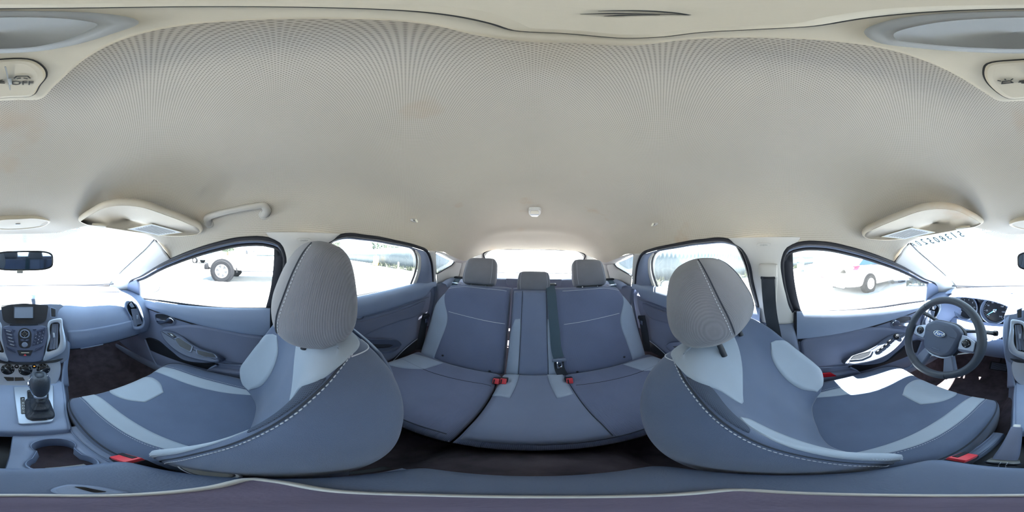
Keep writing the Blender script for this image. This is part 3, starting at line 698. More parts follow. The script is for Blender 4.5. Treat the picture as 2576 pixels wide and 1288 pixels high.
# ================================================================= DOORS
def zb(y): return -.228-.075*y
NA = np.array([-.75, 0, .66]); DA = float(NA @ np.array([.625, .4, -.455]))
def PA(u, v, d=0.): return px(u, v, NA, DA+d)
def front_door(s):
    who = 'passenger' if s > 0 else 'driver'
    d = thing('door_1' if s > 0 else 'door_2', f'dark grey front door lining on the {who} side', None, (.68*s, .4, -.8), kind='structure')
    M_ = lambda P: mir(P, s)
    inn = np.array([-s, 0, 0.])
    ys = [.97, .87, .70, .53, .36, .19, .03]
    crease = lambda y: max(.014, .013+.118*(.87-y)/.84)
    # lower panel
    rows = []
    for y in ys:
        c = crease(y)
        rows.append([(.700, y, zb(y)-.01), (.690, y, zb(y)-c+.010), (.676, y, zb(y)-c-.012), (.672, y, -.42), (.668, y, -.50), (.672, y, -.565), (.664, y, -.60), (.655, y, -.66), (.668, y, -.76)])
    P = Surf(M_(rows), sign=-s if s > 0 else 1)
    P.build('lower_panel', 40, 50, 'door_trim', d, thick=.004)
    # upper pad (wedge under the glass)
    rows = []
    for y in ys[1:]:
        c = crease(y)
        rows.append([(.698, y, zb(y)-.004), (.682, y, zb(y)+.001), (.668, y, zb(y)-.006), (.660, y, zb(y)-.012-c*.22), (.658, y, zb(y)-c*.6-.006), (.662, y, zb(y)-c-.001), (.680, y, zb(y)-c-.004)])
    U = Surf(M_(rows)); U.build('upper_pad', 40, 30, 'door_pad', d)
    # shadow gap under the pad
    gp = [(.671, y, zb(y)-crease(y)-.010) for y in ys[1:]]
    gw = [.002, .003, .004, .006, .009, .012]
    g = []
    for (x, y, z), w_ in zip(gp, gw): g.append([(x+.002, y, z+w_), (x+.003, y, z), (x+.002, y, z-w_)])
    Surf(M_(g)).build('accent_strip', 40, 6, 'rubber', d, thick=.004)
    # padded insert
    ins = [PX(*p, .668) for p in [(408, 829), (440, 820), (490, 817), (560, 829), (620, 840), (668, 850), (668, 880), (668, 917), (620, 916), (560, 908), (500, 900), (450, 880), (418, 853)]]
    slab('insert', M_(resample(ins, 60, True)), inn, .0, 'door_insert', d, rings=[(-.001, -.010), (.0, .002), (.004, .006), (.012, .008)])
    # armrest: tilted lens with trays
    lens = [(404, 832), (420, 831), (437, 835), (460, 847), (486, 867), (510, 879), (532, 887), (548, 899), (553, 909), (540, 912), (515, 909), (491, 904), (452, 889), (425, 868), (409, 848)]
    L0 = resample([PA(*p) for p in lens], 72, True)
    back = L0.copy(); cen = L0.mean(0)
    back = cen + (back-cen)*1.02; back[:, 0] = .678; back[:, 2] -= .028
    mid_ = L0*.45+back*.55; mid_[:, 2] -= .012; mid_[:, 0] -= .006
    sk = np.array([M_(back), M_(mid_), M_(L0)])
    gridobj('armrest', np.einsum('am,mnk->ank', crm(3, np.linspace(0, 2, 9), False), sk), 'arm_top', d, cv=True)
    nA = NA*np.array([s, 1, 1])
    arm = slab('armrest_top', M_(L0), nA, .0, 'arm_top', d, rings=[(0, -.004), (.0015, .004), (.005, .007), (.010, .005)])
    if s > 0: trays = [[(440, 853), (449, 849), (484, 871), (479, 885), (453, 872)], [(495, 880), (520, 886), (538, 890), (546, 900), (517, 898), (498, 891)]]; sw = [[(421, 838), (432, 838), (445, 849), (436, 849)]]
    else:
        trays = [[(490, 877), (520, 884), (538, 890), (546, 900), (517, 898), (496, 889)]]
        sw = [[(437, 846), (446, 849), (454, 857), (446, 855)], [(447, 857), (456, 859), (463, 866), (454, 865)], [(457, 866), (466, 867), (473, 874), (465, 873)], [(467, 874), (476, 874), (484, 881), (476, 881)]]
    for t_ in trays:
        o_ = rounded([PA(*p, .0075) for p in t_], .006)
        c_ = o_.mean(0)
        ringframe('tray_rim', M_(c_+(o_-c_)*1.10), M_(c_+(o_-c_)*.97), nA, .003, 'dark_trim', d)
        slab('tray', M_(o_), nA, .0012, 'black_plastic', d)
    for t_ in sw:
        o_ = rounded([PA(*p, .0075) for p in t_], .002)
        b_ = slab('window_switch', M_(o_), nA, .006, 'gloss_black', d, bev=.002)
        c_ = o_.mean(0)
        slab('switch_mark', M_(c_+(o_-c_)*.3+NA*.0065), nA, .0006, 'print_white', b_)
    if s < 0:
        c_ = M_(PA(427, 840, .008))
        k = lathe('mirror_control', [(.017, 0), (.017, .003), (.0145, .004), (.0145, .008), (.012, .010), (.003, .0105)], c_, nA, 'gloss_black', d, n=24)
        lathe('mirror_knob', [(.008, .010), (.0085, .014), (.006, .0155)], c_, nA, 'black_plastic', k, n=18)
    # handle
    bz = resample([PX(*p, .672) for p in [(389, 790), (402, 787), (418, 789), (434, 796), (443, 808), (440, 815), (428, 818), (404, 818), (392, 808)]], 44, True)
    c_ = bz.mean(0)
    ringframe('handle_bezel', M_(bz), M_(c_+(bz-c_)*.84), inn, .006, 'dark_trim', d)
    slab('handle_cup', M_(c_+(bz-c_)*.86), inn, .0005, 'black_plastic', d)
    hv = [PX(*p, .664) for p in [(394, 806), (408, 805), (419, 805), (423, 799), (431, 799), (439, 807), (436, 812), (418, 813), (397, 812)]]
    slab('door_handle', M_(resample(hv, 40, True)), inn, .006, 'chrome', d, bev=.003, base=-.006)
    # lower pocket
    pk = [PX(*p, .655) for p in [(365, 854), (372, 872), (383, 897), (398, 921), (420, 931), (448, 939), (496, 944), (515, 938), (530, 926), (545, 918), (500, 915), (455, 905), (420, 880), (395, 858)]]
    slab('door_pocket', M_(resample(pk, 60, True)), inn, .003, 'black_plastic', d, rings=[(0, -.02), (0, .0), (.004, -.004)])
    tube('pocket_lip', M_(resample(pk[:10], 50)), .005, 'dash_soft', d, sides=8)
    lip = [PX(*p, .648) for p in [(398, 923), (448, 941), (496, 946), (530, 928), (600, 935), (670, 935), (670, 985), (560, 985), (440, 962), (405, 945)]]
    slab('pocket_face', M_(resample(lip, 60, True)), inn, 0, 'door_trim', d, rings=[(0, -.02), (0, .0), (.004, .006), (.012, .008)])
    tube('trim_line', M_(resample([PX(*p, .660) for p in [(540, 912), (580, 917), (620, 919), (668, 921)]], 24)), .003, 'dark_trim', d, sides=6)
    # rear edge of the door with weather strip
    re = [(.690, .030, -.235), (.676, .028, -.30), (.674, .030, -.42), (.672, .036, -.52), (.668, .05, -.66), (.668, .06, -.76)]
    tube('edge_strip', M_(resample(re, 30)), .010, 'rubber', d, sides=8)
    if s < 0:
        rf = rounded([(-.642, .115, -.562), (-.642, .115, -.590), (-.642, .190, -.595), (-.642, .165, -.565)], .003)
        slab('reflector', rf, (1, 0, 0), .007, 'red_reflector', d, bev=.002)
for s in (1, -1): front_door(s)

def rear_door(s):
    who = 'passenger' if s > 0 else 'driver'
    d = thing('door_3' if s > 0 else 'door_4', f'dark grey rear door lining behind the {who} seat', None, (.68*s, -.5, -.8), kind='structure')
    M_ = lambda P: mir(P, s); inn = np.array([-s, 0, 0.])
    zr = lambda y: -.222-.055*y
    ys = [-.12, -.28, -.44, -.60, -.74, -.84, -.90]
    rear = lambda z: 0
    rows = []
    for i, y in enumerate(ys):
        k = max(0, (-.5-y))/.4
        rows.append([(.695, y, zr(y)-.01), (.684, y-.02*k, zr(y)-.085), (.676, y-.02*k, zr(y)-.105), (.674, y, -.36), (.672, y+.04*k, -.44), (.668, y+.08*k, -.54), (.660, y+.12*k, -.64), (.665, y+.14*k, -.76)])
    Surf(M_(rows)).build('lower_panel', 36, 40, 'door_trim', d, thick=.004)
    rows = []
    for i, y in enumerate(ys+[-.945]):
        e = 1 if y > -.9 else .5
        rows.append([(.694, y, zr(y)-.004), (.676, y, zr(y)+.002), (.660, y, zr(y)-.004), (.648, y, zr(y)-.022), (.645, y, zr(y)-.05), (.652, y, zr(y)-.085*e-.01), (.676, y, zr(y)-.098*e-.01)])
    Surf(M_(rows)).build('upper_pad', 36, 30, 'door_pad', d)
    tube('trim_line', M_(resample([(.671, -.12, -.325), (.670, -.4, -.318), (.668, -.7, -.305), (.664, -.88, -.295)], 30)), .0035, 'dark_trim', d, sides=6)
    ins = [(.672, -.12, -.34), (.672, -.4, -.333), (.670, -.7, -.322), (.668, -.85, -.32), (.666, -.80, -.38), (.668, -.60, -.39), (.670, -.45, -.405), (.672, -.36, -.43), (.672, -.12, -.46)]
    slab('insert', M_(resample(ins, 50, True)), inn, 0, 'door_insert', d, rings=[(0, -.008), (0, .002), (.004, .006), (.01, .007)])
    # armrest with pull tray
    a0 = resample([PX(*p, .635) for p in [(905, 850), (935, 852), (975, 853), (1003, 858), (1010, 868), (1000, 878), (970, 884), (930, 882), (905, 876)]], 50, True)
    bk_ = a0.copy(); bk_[:, 0] = .68; bk_[:, 2] -= .03; bk_ = bk_.mean(0)+(bk_-bk_.mean(0))*1.08
    gridobj('armrest', loft([M_(bk_), M_(a0*.4+bk_*.6+np.array([-.008, 0, -.004])), M_(a0)], 8, 50, True), 'door_trim', d, cv=True)
    nA = nrm(np.array([-.6*s, 0, .8]))
    slab('armrest_top', M_(a0), nA, 0, 'arm_top', d, rings=[(0, -.003), (.002, .004), (.008, .005)])
    ca = a0.mean(0); tr = ca+(a0-ca)*np.array([1, .62, .5])
    slab('tray', M_(tr), nA, .0065, 'black_plastic', d)
    bz = resample([PX(*p, .668) for p in [(880, 790), (900, 787), (914, 790), (918, 797), (912, 803), (895, 806), (880, 806)]], 36, True); cb = bz.mean(0)
    ringframe('handle_bezel', M_(bz), M_(cb+(bz-cb)*.82), inn, .005, 'dark_trim', d)
    slab('door_handle', M_(cb+(bz-cb)*np.array([1, .7, .45])), inn, .008, 'chrome', d, bev=.003)
    pk = [PX(*p, .655) for p in [(985, 910), (1030, 868), (1060, 850), (1066, 880), (1062, 912), (1020, 914)]]
    slab('speaker_panel', M_(resample(pk, 40, True)), inn, .002, 'black_plastic', d)
    tube('speaker_rim', M_(resample([PX(*p, .652) for p in [(985, 912), (1012, 884), (1040, 860), (1060, 846)]], 20)), .003, 'silver', d, sides=6)
for s in (1, -1): rear_door(s)

# ---- exterior door mirrors
def door_mirror(s):
    who = 'passenger' if s > 0 else 'driver'
    c = np.array([.905*s, .905, -.235])
    m = thing('door_mirror', f'exterior mirror outside the {who} door window', 'mirror', tuple(c), group='exterior door mirrors')
    fwd = nrm((-.18*s, -1, .02)); side_ = nrm(np.cross(fwd, (0, 0, 1))); up_ = np.cross(side_, fwd)
    st = []
    for f, a, b in ((-.10, .03, .03), (-.085, .07, .05), (-.05, .10, .068), (-.01, .112, .076), (.0, .108, .072)):
        st.append((c+fwd*f, side_*a, up_*b, 3.2))
    rr('housing', st, 'white_plastic', m, n=32, rings=20)
    o_ = [c+fwd*.002+side_*.100*x*(1)+up_*.064*y*(1+.12*x*(-s)) for x, y in sell(3.6, 44)]
    slab('mirror_glass', o_, fwd, .003, 'mirror_glass', m)
    o2 = [c+fwd*.0+side_*.110*x+up_*.074*y*(1+.12*x*(-s)) for x, y in sell(3.4, 44)]
    ringframe('rim', o2, o_, fwd, .006, 'black_plastic', m)
    tube('foot', [c-fwd*.03-np.array([.08*s, 0, .05]), c-fwd*.02-np.array([.13*s, 0, .06]), c-fwd*.02-np.array([.19*s, -.0, .06])], [.03, .028, .03], 'black_plastic', m, sides=10)
for s in (1, -1): door_mirror(s)
# ================================================================= DASHBOARD
dash = thing('dashboard', 'dark soft-touch dashboard spanning the cabin under the windscreen', 'dashboard', (0, .95, -.5))
XS = np.linspace(-.675, .675, 37)
def dprof(x):
    a = abs(x)/.675; cy = 1.275-.30*a**2.2                     # cowl line
    by = .735-.035*a                                            # brow
    if x < 0: by = .80-.05*a
    dz = -.012*a
    cc_ = math.exp(-((x-.018)/.15)**4); by += .10*cc_
    by += .17*math.exp(-((x+.375)/.205)**8)
    return [(x, cy, -.244+dz), (x, cy-.10, -.232+dz), (x, cy*.5+by*.5+.02, -.232+dz), (x, by+.085, -.240+dz), (x, by+.03, -.258+dz), (x, by-.008, -.292+dz), (x, by-.030, -.345+dz),
            (x, by-.036, -.41), (x, by-.022, -.462), (x, by+.0, -.488), (x, by+.06, -.505), (x, by+.25, -.53)]
D = Surf([dprof(x) for x in XS])
D.build('body', 90, 60, 'dash_soft', dash, thick=.004)
# windscreen-side cowl with raised ridge
rg = [[(x, 1.26-.30*(abs(x)/.675)**2.2, -.240), (x, 1.19-.29*(abs(x)/.675)**2.2, -.222), (x, 1.08-.24*(abs(x)/.675)**2.2, -.223), (x, 1.02-.22*(abs(x)/.675)**2.2, -.236)] for x in np.linspace(-.6, .6, 13)]
Surf(rg).build('defroster_ridge', 60, 14, 'dash_soft', dash)
for x in (-.46, -.30, .02, .34):
    box('defroster_slot', (.06, .012, .003), (x, 1.155-.29*(abs(x)/.675)**2.2, -.221), 'black_plastic', dash, r=.001)
# glovebox on the passenger side
gs = [[(x, D.at([((x+.675)/1.35*36, t)])[0][1]-.004, D.at([((x+.675)/1.35*36, t)])[0][2]) for t in (6.2, 7, 8, 8.7)] for x in np.linspace(.205, .60, 7)]
gl = Surf(gs); gl.build('glovebox_door', 24, 16, 'dash_soft', dash, thick=.006)
tube('glovebox_seam', gl.at([(s_, 3.0) for s_ in np.linspace(0, 6, 30)])+np.array([0, -.003, -.002]), .0022, 'rubber', dash, sides=5)
hl = [gl.at([(a_, b_)])[0]+np.array([0, -.005, 0]) for a_, b_ in ((.9, 2.55), (2.6, 2.5), (2.7, 2.75), (.9, 2.82))]
slab('glovebox_latch', rounded(hl, .004), (0, -1, -.2), .006, 'dash_soft', dash, bev=.003)
lk = [(.21, .74, -.498), (.32, .73, -.497), (.46, .722, -.497), (.60, .71, -.497)]
Surf([[p, (p[0], p[1]+.06, p[2]-.022), (p[0], p[1]+.22, p[2]-.03)] for p in lk]).build('knee_panel', 20, 8, 'black_plastic', dash, thick=.006)
# side vents at the two ends
def side_vent(s):
    M_ = lambda P: mir(P, s)
    pts = [(320, 763), (329, 756), (338, 764), (352, 790), (360, 812), (356, 820), (338, 823), (330, 800)]
    yv = .652 if s > 0 else .735
    pl = lambda u, v, d=0.: px(u, v, (-.35, -1, .12), -.35*.60-yv*1-.12*.36+d)
    P = resample([pl(*p) for p in pts], 48, True); c = P.mean(0); n = nrm((-.35*s, -1, .12))
    v = ringframe('side_vent', M_(c+(P-c)*1.18), M_(c+(P-c)*.94), n, .008, 'dash_soft' if s > 0 else 'silver', dash, depth=.05 if s > 0 else .02)
    slab('vent_throat', M_(c+(P-c)*.96)-n*.006, n, .001, 'gloss_black', v)
    lo = [(331, 777), (343, 777), (357, 814), (340, 818)]
    q = [pl(*p, .006) for p in lo]
    for k in range(5):
        f = (k+.5)/5
        a, b = q[0]*(1-f)+q[1]*f, q[3]*(1-f)+q[2]*f
        V_, F_ = ribbongeo(M_(np.array([a*(1-t)+b*t for t in np.linspace(0, 1, 6)])), [np.array([.7*s, .7, 0])]*6, .014, .002)
        mesh('vent_slat', V_, F_, 'dark_trim', v, 40)
    a = (q[0]+q[1]+q[2]+q[3])/4
    box('vent_tab', (.008, .012, .022), tuple(M_(a)-np.array([0, .008, 0])), 'silver', v, r=.002)
    tp = rounded([pl(*p, .004) for p in [(324, 766), (330, 760), (338, 772), (330, 774)]], .003)
    slab('vent_cap', M_(tp), n, .006, 'silver', v, bev=.002)
for s in (1, -1): side_vent(s)

# ---- instrument binnacle
hood = thing('instrument_cluster', 'hooded instrument cluster with two round dials behind the steering wheel', 'instruments', (-.375, .85, -.45))
hs = []
for i, f in enumerate(np.linspace(-1, 1, 9)):
    x = -.375+.215*f; zt = -.205-.052*abs(f)**2.6; zf = zt-.006
    hs.append([(x*1.0, 1.06, zt-.022), (x, .97, zt-.004), (x, .88, zt), (x, .80+.03*abs(f)**2, zf-.004), (x, .785+.03*abs(f)**2, zf-.014), (x*.98-.0075, .81+.03*abs(f)**2, zf-.020), (x*.98-.0075, .93, zf-.016)])
Surf(hs).build('hood', 40, 30, 'dash_soft', hood)
fs = rounded([(-.575, .915, -.295), (-.375-.1, .935, -.222), (-.375+.1, .935, -.222), (-.175, .915, -.295), (-.19, .885, -.43), (-.56, .885, -.43)], .03)
slab('backplate', fs, (0, -1, .2), .004, 'gauge', hood)
slab('lower_shroud', rounded([(-.56, .87, -.40), (-.19, .87, -.40), (-.22, .80, -.47), (-.53, .80, -.47)], .03), (0, -.6, .8), .012, 'dash_soft', hood, bev=.006)
nG = nrm((0, -1, .2)); exG = np.array([1., 0, 0]); eyG = nrm(np.cross(nG, exG)); eyG = eyG if eyG[2] > 0 else -eyG
def gauge(cx, nums, a0, a1, ang, red=None):
    c = np.array([cx, .905, -.325])
    g = lathe('dial', [(.076, 0), (.080, .012), (.083, .030), (.079, .032), (.074, .012), (.072, .002)], c, nG, 'silver', hood, n=40)
    lathe('dial_face', [(.0745, 0), (.0745, .003), (.001, .003)], c, nG, 'gauge', g, n=40)
    A = Acc()
    for k in range(len(nums)*4-3):
        th = R(a0+(a1-a0)*k/(len(nums)*4-4)); d_ = exG*math.cos(th)+eyG*math.sin(th); l_ = .009 if k % 4 == 0 else .005
        V_, F_ = ribbongeo([c+d_*.068+nG*.0036, c+d_*(.068-l_)+nG*.0036], [nG]*2, .0014, .0006); A.add(V_, F_)
    o = A.build('tick_marks', 'print_white', g); o['kind'] = 'stuff'
    for k, t_ in enumerate(nums):
        th = R(a0+(a1-a0)*k/(len(nums)-1)); d_ = exG*math.cos(th)+eyG*math.sin(th)
        text('numeral', t_, c+d_*.050+nG*.0036, exG, eyG, .013, 'print_white', g)
    th = R(ang); d_ = exG*math.cos(th)+eyG*math.sin(th)
    tube('needle', [c-d_*.012+nG*.010, c+nG*.010, c+d_*.055+nG*.009], [.003, .0035, .0008], 'needle_blue', g, sides=6)
    lathe('hub', [(.010, .003), (.010, .013), (.007, .015)], c, nG, 'chrome', g, n=18)
gauge(-.468, ['0', '1', '2', '3', '4', '5', '6', '7'], 225, -30, 185)
gauge(-.285, ['0', '20', '40', '60', '80', '100', '120', '140'], 225, -45, 215)
sg = rounded([np.array([-.375, .912, -.255])+exG*a*.042+eyG*b*.030 for a, b in ((-1, -1), (1, -1), (1, 1), (-1, 1))], .004)
scn = slab('trip_screen', sg, nG, .004, 'screen_dark', hood)
text('readout', '030', np.array([-.365, .906, -.262]), exG, eyG, .016, 'print_white', scn)
text('readout', 'Engine', np.array([-.385, .906, -.238]), exG, eyG, .008, 'print_white', scn)
text('readout', '009998', np.array([-.355, .906, -.280]), exG, eyG, .008, 'print_white', scn)

# ================================================================= STEERING WHEEL
SC = np.array([-.382, .535, -.357]); T_ = R(25)
wn = np.array([0, -math.cos(T_), math.sin(T_)]); wu = np.array([0, math.sin(T_), math.cos(T_)]); wx = np.array([1., 0, 0])
sw = thing('steering_wheel', 'leather-rimmed steering wheel with silver button spokes', 'steering wheel', tuple(SC))
def WP(a, b, h=0.): return SC + wx*a + wu*b + wn*h
ang = np.linspace(0, 2*math.pi, 96, endpoint=False)
rim = [WP(.172*math.cos(t), .172*math.sin(t)*(1.0 if math.sin(t) > -.75 else .985), .022) for t in ang]
tube('rim', rim, [.0165+.0025*max(0, math.cos(2*(t-.35)))*(1 if math.sin(t) > -.2 else .3) for t in ang], 'leather', sw, sides=14, closed=True)
for t in (2.35, .80, -2.05, -1.15):
    d_ = np.array([math.cos(t), math.sin(t)]); cc = WP(.172*d_[0], .172*d_[1], .022); tan = -wx*d_[1]+wu*d_[0]
    V_, F_ = lathegeo([(.0172, -.0006), (.0176, 0), (.0172, .0006)], cc, tan, 18); mesh('rim_seam', V_, F_, 'rubber', sw)
hub = [(-.088, .040), (-.06, .066), (0, .074), (.06, .066), (.088, .040), (.082, -.01), (.060, -.066), (.0, -.082), (-.060, -.066), (-.082, -.01)]
slab('airbag_cover', resample([WP(*p, .012) for p in hub], 72, True), wn, 0, 'airbag_soft', sw, rings=[(0, -.03), (0, .006), (.003, .014), (.006, .018), (.011, .021), (.016, .0225)], smooth=30)
bk_ = resample([WP(p[0]*1.06, p[1]*1.05, -.01) for p in hub], 72, True)
slab('rear_shroud', bk_, wn, .018, 'black_plastic', sw, bev=.006)
tube('lower_trim', resample([WP(-.066, -.064, .012), WP(-.04, -.082, .013), WP(0, -.088, .013), WP(.04, -.082, .013), WP(.066, -.064, .012)], 30), .004, 'silver', sw, sides=8)
for sx in (-1, 1):
    sp = [(sx*.080, .034), (sx*.125, .022), (sx*.156, .020), (sx*.158, -.022), (sx*.12, -.036), (sx*.080, -.034)]
    slab('side_spoke', resample([WP(*p, .006) for p in sp], 48, True), wn, 0, 'dark_trim', sw, rings=[(0, -.012), (0, .004), (.004, .008)])
    pp = rounded([WP(*p, .016) for p in [(sx*.082, .036), (sx*.104, .034), (sx*.146, .016), (sx*.146, -.024), (sx*.084, -.026)]], .005)
    pan = slab('button_panel', pp, wn, .006, 'silver', sw, bev=.002)
    b_ = lathe('button_pad', [(.0185, .004), (.0185, .0085), (.016, .010), (.009, .0095), (.008, .0085)], WP(sx*.113, .004, .016), wn, 'gloss_black', pan, n=26)
    lathe('button_core', [(.008, .008), (.008, .012), (.006, .013)], WP(sx*.113, .004, .016), wn, 'black_plastic', b_, n=20)
    for an in (0, 90, 180, 270):
        if sx < 0 and an in (0, 180): continue
        q = WP(sx*.113+.0128*math.cos(R(an)), .004+.0128*math.sin(R(an)), .0265)
        lathe('button_mark', [(.0016, 0), (.0016, .0005)], q, wn, 'print_white', b_, n=8)
    ls = [(sx*.030, -.070), (sx*.062, -.058), (sx*.092, -.128), (sx*.080, -.156), (sx*.052, -.160)]
    slab('lower_spoke', rounded([WP(*p, .004) for p in ls], .008), wn, 0, 'dark_trim', sw, rings=[(0, -.012), (0, .008), (.004, .012)])
em = [WP(.024*math.cos(t), .030+.0115*math.sin(t)-.012, .0385) for t in np.linspace(0, 2*math.pi, 36, endpoint=False)]
ce = np.mean(em, 0)
e_ = slab('emblem', em, wn, .003, 'emblem_blue', sw, bev=.001)
ringframe('emblem_rim', ce+(np.array(em)-ce)*1.16, ce+(np.array(em)-ce)*1.0, wn, .004, 'chrome', e_)
text('emblem_script', 'Ford', WP(0, .0185, .0418), wx, wu, .0215, 'chrome', e_, ext=.0006, shear=.35)
text('airbag_lettering', 'AIRBAG', WP(0, -.052, .0365), wx, nrm(wu+wn*.25), .010, 'dark_trim', sw)
lm = tube('lettering_underline', [WP(-.024, -.060, .035), WP(.024, -.060, .035)], .0006, 'dark_trim', sw, sides=5)
for sx in (-1, 1): tube('horn_mark', [WP(sx*.046, .016, .0375), WP(sx*.072, .016, .034)], .0008, 'black_plastic', sw, sides=5)
# column, stalks, ignition
colm = thing('steering_column', 'dark steering column shroud with two control stalks behind the wheel', 'steering column', (-.382, .66, -.45))
rr('shroud', [(SC-wn*(-.0)+np.array([0, .03, -.015]), wx*.055, wu*.05, 3), (SC+np.array([0, .10, -.045]), wx*.062, wu*.055, 3.2), (SC+np.array([0, .20, -.09]), wx*.062, wu*.052, 3.2), (SC+np.array([0, .32, -.12]), wx*.055, wu*.045, 3)], 'dark_trim', colm, n=28, rings=16)
for sx, tip in ((-1, (-.175, .062)), (1, (.185, .030))):
    a_, b_ = SC+np.array([sx*.05, .085, .01]), SC+np.array([tip[0], .075, tip[1]])
    st = tube('stalk', resample([a_, a_*.5+b_*.5+np.array([0, 0, .006]), b_], 14), np.linspace(.010, .014, 14), 'black_plastic', colm, sides=12, ell=.62)
    lathe('stalk_end', [(.012, 0), (.013, .006), (.012, .016), (.008, .018)], b_, nrm(b_-a_), 'gloss_black', st, n=16)
ig = SC+np.array([.085, .10, -.085])
lathe('ignition_lock', [(.022, 0), (.022, .02), (.018, .024), (.014, .022), (.010, .016)], ig, (.25, -1, .1), 'chrome', colm, n=24)
kk = thing('wheel_rod', 'thin white rod tied across behind the lower steering wheel spokes', 'rod', (-.40, .58, -.5))
tube('rod', resample([(-.455, .535, -.485), (-.40, .56, -.475), (-.345, .585, -.462), (-.285, .61, -.447)], 20), .0035, 'white_plastic', kk, sides=8)
box('end_clip', (.014, .010, .022), (-.457, .534, -.487), 'white_plastic', kk, rot=(0, .4, 0), r=.003)
# knee bolster
kb = [[(x, .80-.02*abs(x+.37), -.462), (x, .765, -.50), (x, .772, -.56), (x, .83, -.605), (x, 1.02, -.62)] for x in np.linspace(-.66, -.19, 7)]
Surf(kb).build('driver_knee_panel', 24, 16, 'dash_soft', dash, thick=.006)
# pedals
def pedal(name, label, c, w_, h_, tilt, ribs):
    p = thing(name, label, 'pedal', c)
    M0 = Matrix.Translation(c) @ Matrix.Rotation(tilt, 4, 'X')
    box('pad', (w_, .012, h_), c, 'rubber', p, M=M0, r=.01)
    for k in range(ribs):
        box('tread', (w_*.8, .005, .004), c, 'dark_trim', p, M=M0 @ Matrix.Translation((0, -.0075, (k-(ribs-1)/2)*h_*.8/ribs)), r=.0015)
    tube('arm', resample([np.array(c)+(0, .01, 0), np.array(c)+(0, .08, .08), np.array(c)+(0, .16, .22)], 10), .008, 'black_plastic', p, sides=8)
pedal('brake_pedal', 'wide ribbed black brake pedal in the driver footwell', (-.258, .88, -.735), .115, .062, R(-35), 7)
pedal('accelerator_pedal', 'narrow tall black accelerator pedal beside the centre console', (-.150, .93, -.735), .048, .13, R(-30), 8)

# ================================================================= CENTRE STACK
cs = thing('radio_panel', 'radio and screen panel in the middle of the dashboard', 'radio', (.018, .70, -.47))
nC = nrm((0, -1, .5)); exC = np.array([1., 0, 0]); eyC = nrm(np.cross(nC, exC)); eyC = eyC if eyC[2] > 0 else -eyC
CXC = .018
def mc(P): P = np.array(P, float); P[..., 0] = 2*CXC-P[..., 0]; return P       # mirror about the stack's own middle
# hood above the screen
hs = []
for f in np.linspace(-1, 1, 9):
    x = CXC+.165*f; zt = -.226-.028*abs(f)**3
    hs.append([(x, .98, zt-.006), (x, .88, zt), (x, .805+.0*abs(f), zt-.004), (x, .775, zt-.012), (x, .770, zt-.020), (x, .80, zt-.024), (x, .845, zt-.03)])
Surf(hs).build('hood', 36, 24, 'dash_soft', cs)
base = [(-18, 757), (62, 752), (142, 757), (165, 775), (170, 850), (168, 905), (62, 917), (-44, 905), (-46, 850), (-41, 775)]
slab('fascia', resample([PC(*p, .90) for p in base], 80, True), nC, 0, 'dark_trim', cs, rings=[(0, -.03), (0, .0), (.004, .004)])
# side wings from dash to console
for sg_ in (1, -1):
    wg = [[(CXC+.176, .80, -.250), (CXC+.20, .82, -.262)], [(CXC+.182, .745, -.30), (CXC+.208, .76, -.31)], [(CXC+.180, .705, -.38), (CXC+.206, .72, -.39)], [(CXC+.166, .665, -.47), (CXC+.194, .70, -.49)], [(CXC+.142, .62, -.545), (CXC+.175, .67, -.57)], [(CXC+.125, .57, -.60), (CXC+.165, .62, -.66)]]
    wg = np.array(wg)
    if sg_ < 0: wg = mc(wg)
    Surf(np.concatenate([wg, (wg[:, 1:]+np.array([0.004*sg_, .12, -.01]))], 1)).build('side_wing', 30, 12, 'dash_soft', cs, thick=.006)
# screen recess
rec = rounded([PC(*p, .888) for p in [(2, 768), (62, 763), (122, 768), (116, 806), (104, 814), (20, 814), (8, 806)]], .01)
slab('screen_recess', rec, nC, .001, 'black_plastic', cs)
scr = rounded([PC(*p, .878) for p in [(36, 772), (83, 772), (83, 800), (36, 800)]], .002)
so = slab('display', scr, nC, .004, 'screen_grey', cs)
cse = scr.mean(0); ringframe('display_bezel', cse+(scr-cse)*1.10, scr, nC, .006, 'black_plastic', so)
box('disc_slot', (.125, .006, .006), tuple(PC(60, 817, .874)), 'rubber', cs, rot=(-.46, 0, 0), r=.001)
face = [(5, 824), (62, 820), (119, 824), (113, 880), (108, 904), (62, 911), (16, 904), (10, 880)]
fc = slab('button_face', resample([PC(*p) for p in face], 72, True), nC, 0, 'stack_face', cs, rings=[(0, -.02), (0, .0), (.003, .003)])
def button(quad, name='button', material='stack_button', txt=None, size=.0075, h=.005, rad=.002):
    P = rounded([PC(*p, .872) for p in quad], rad); b_ = slab(name, P, nC, h, material, cs, bev=.0015)
    if txt:
        e1 = PC(*quad[1])-PC(*quad[0])
        text('lettering', txt, P.mean(0)+nC*(h+.0003), e1, eyC, size, 'print_white', b_)
    return b_
for k, t_ in enumerate(['RADIO', 'SOUND', 'MEDIA', 'PHONE', 'MENU']):
    y0 = 826+8.6*k; x0 = 9+2.2*k; y1 = y0+7.4; x1 = x0+2
    q = [(x0, y0), (x0+23, y0+6.5), (x0+25, y0+13), (x1, y1)]
    button(q, txt=t_, size=.0068)
keys = [['1', '2', '3'], ['4', '5', '6'], ['7', '8', '9'], ['*', '0', '#']]
for r_ in range(4):
    for c_ in range(3):
        x0 = 88+9*c_-1.8*r_; y0 = 839-3.2*c_+8.2*r_
        q = [(x0, y0), (x0+7.8, y0-2.6), (x0+6.6, y0+4.6), (x0-1.4, y0+7)]
        button(q, 'key', txt=keys[r_][c_], size=.007, h=.004)
button([(93, 831), (104, 827.5), (103, 833), (91.5, 836.5)], txt=None); button([(105, 827), (113, 824.5), (112, 831), (104, 833)], txt=None)
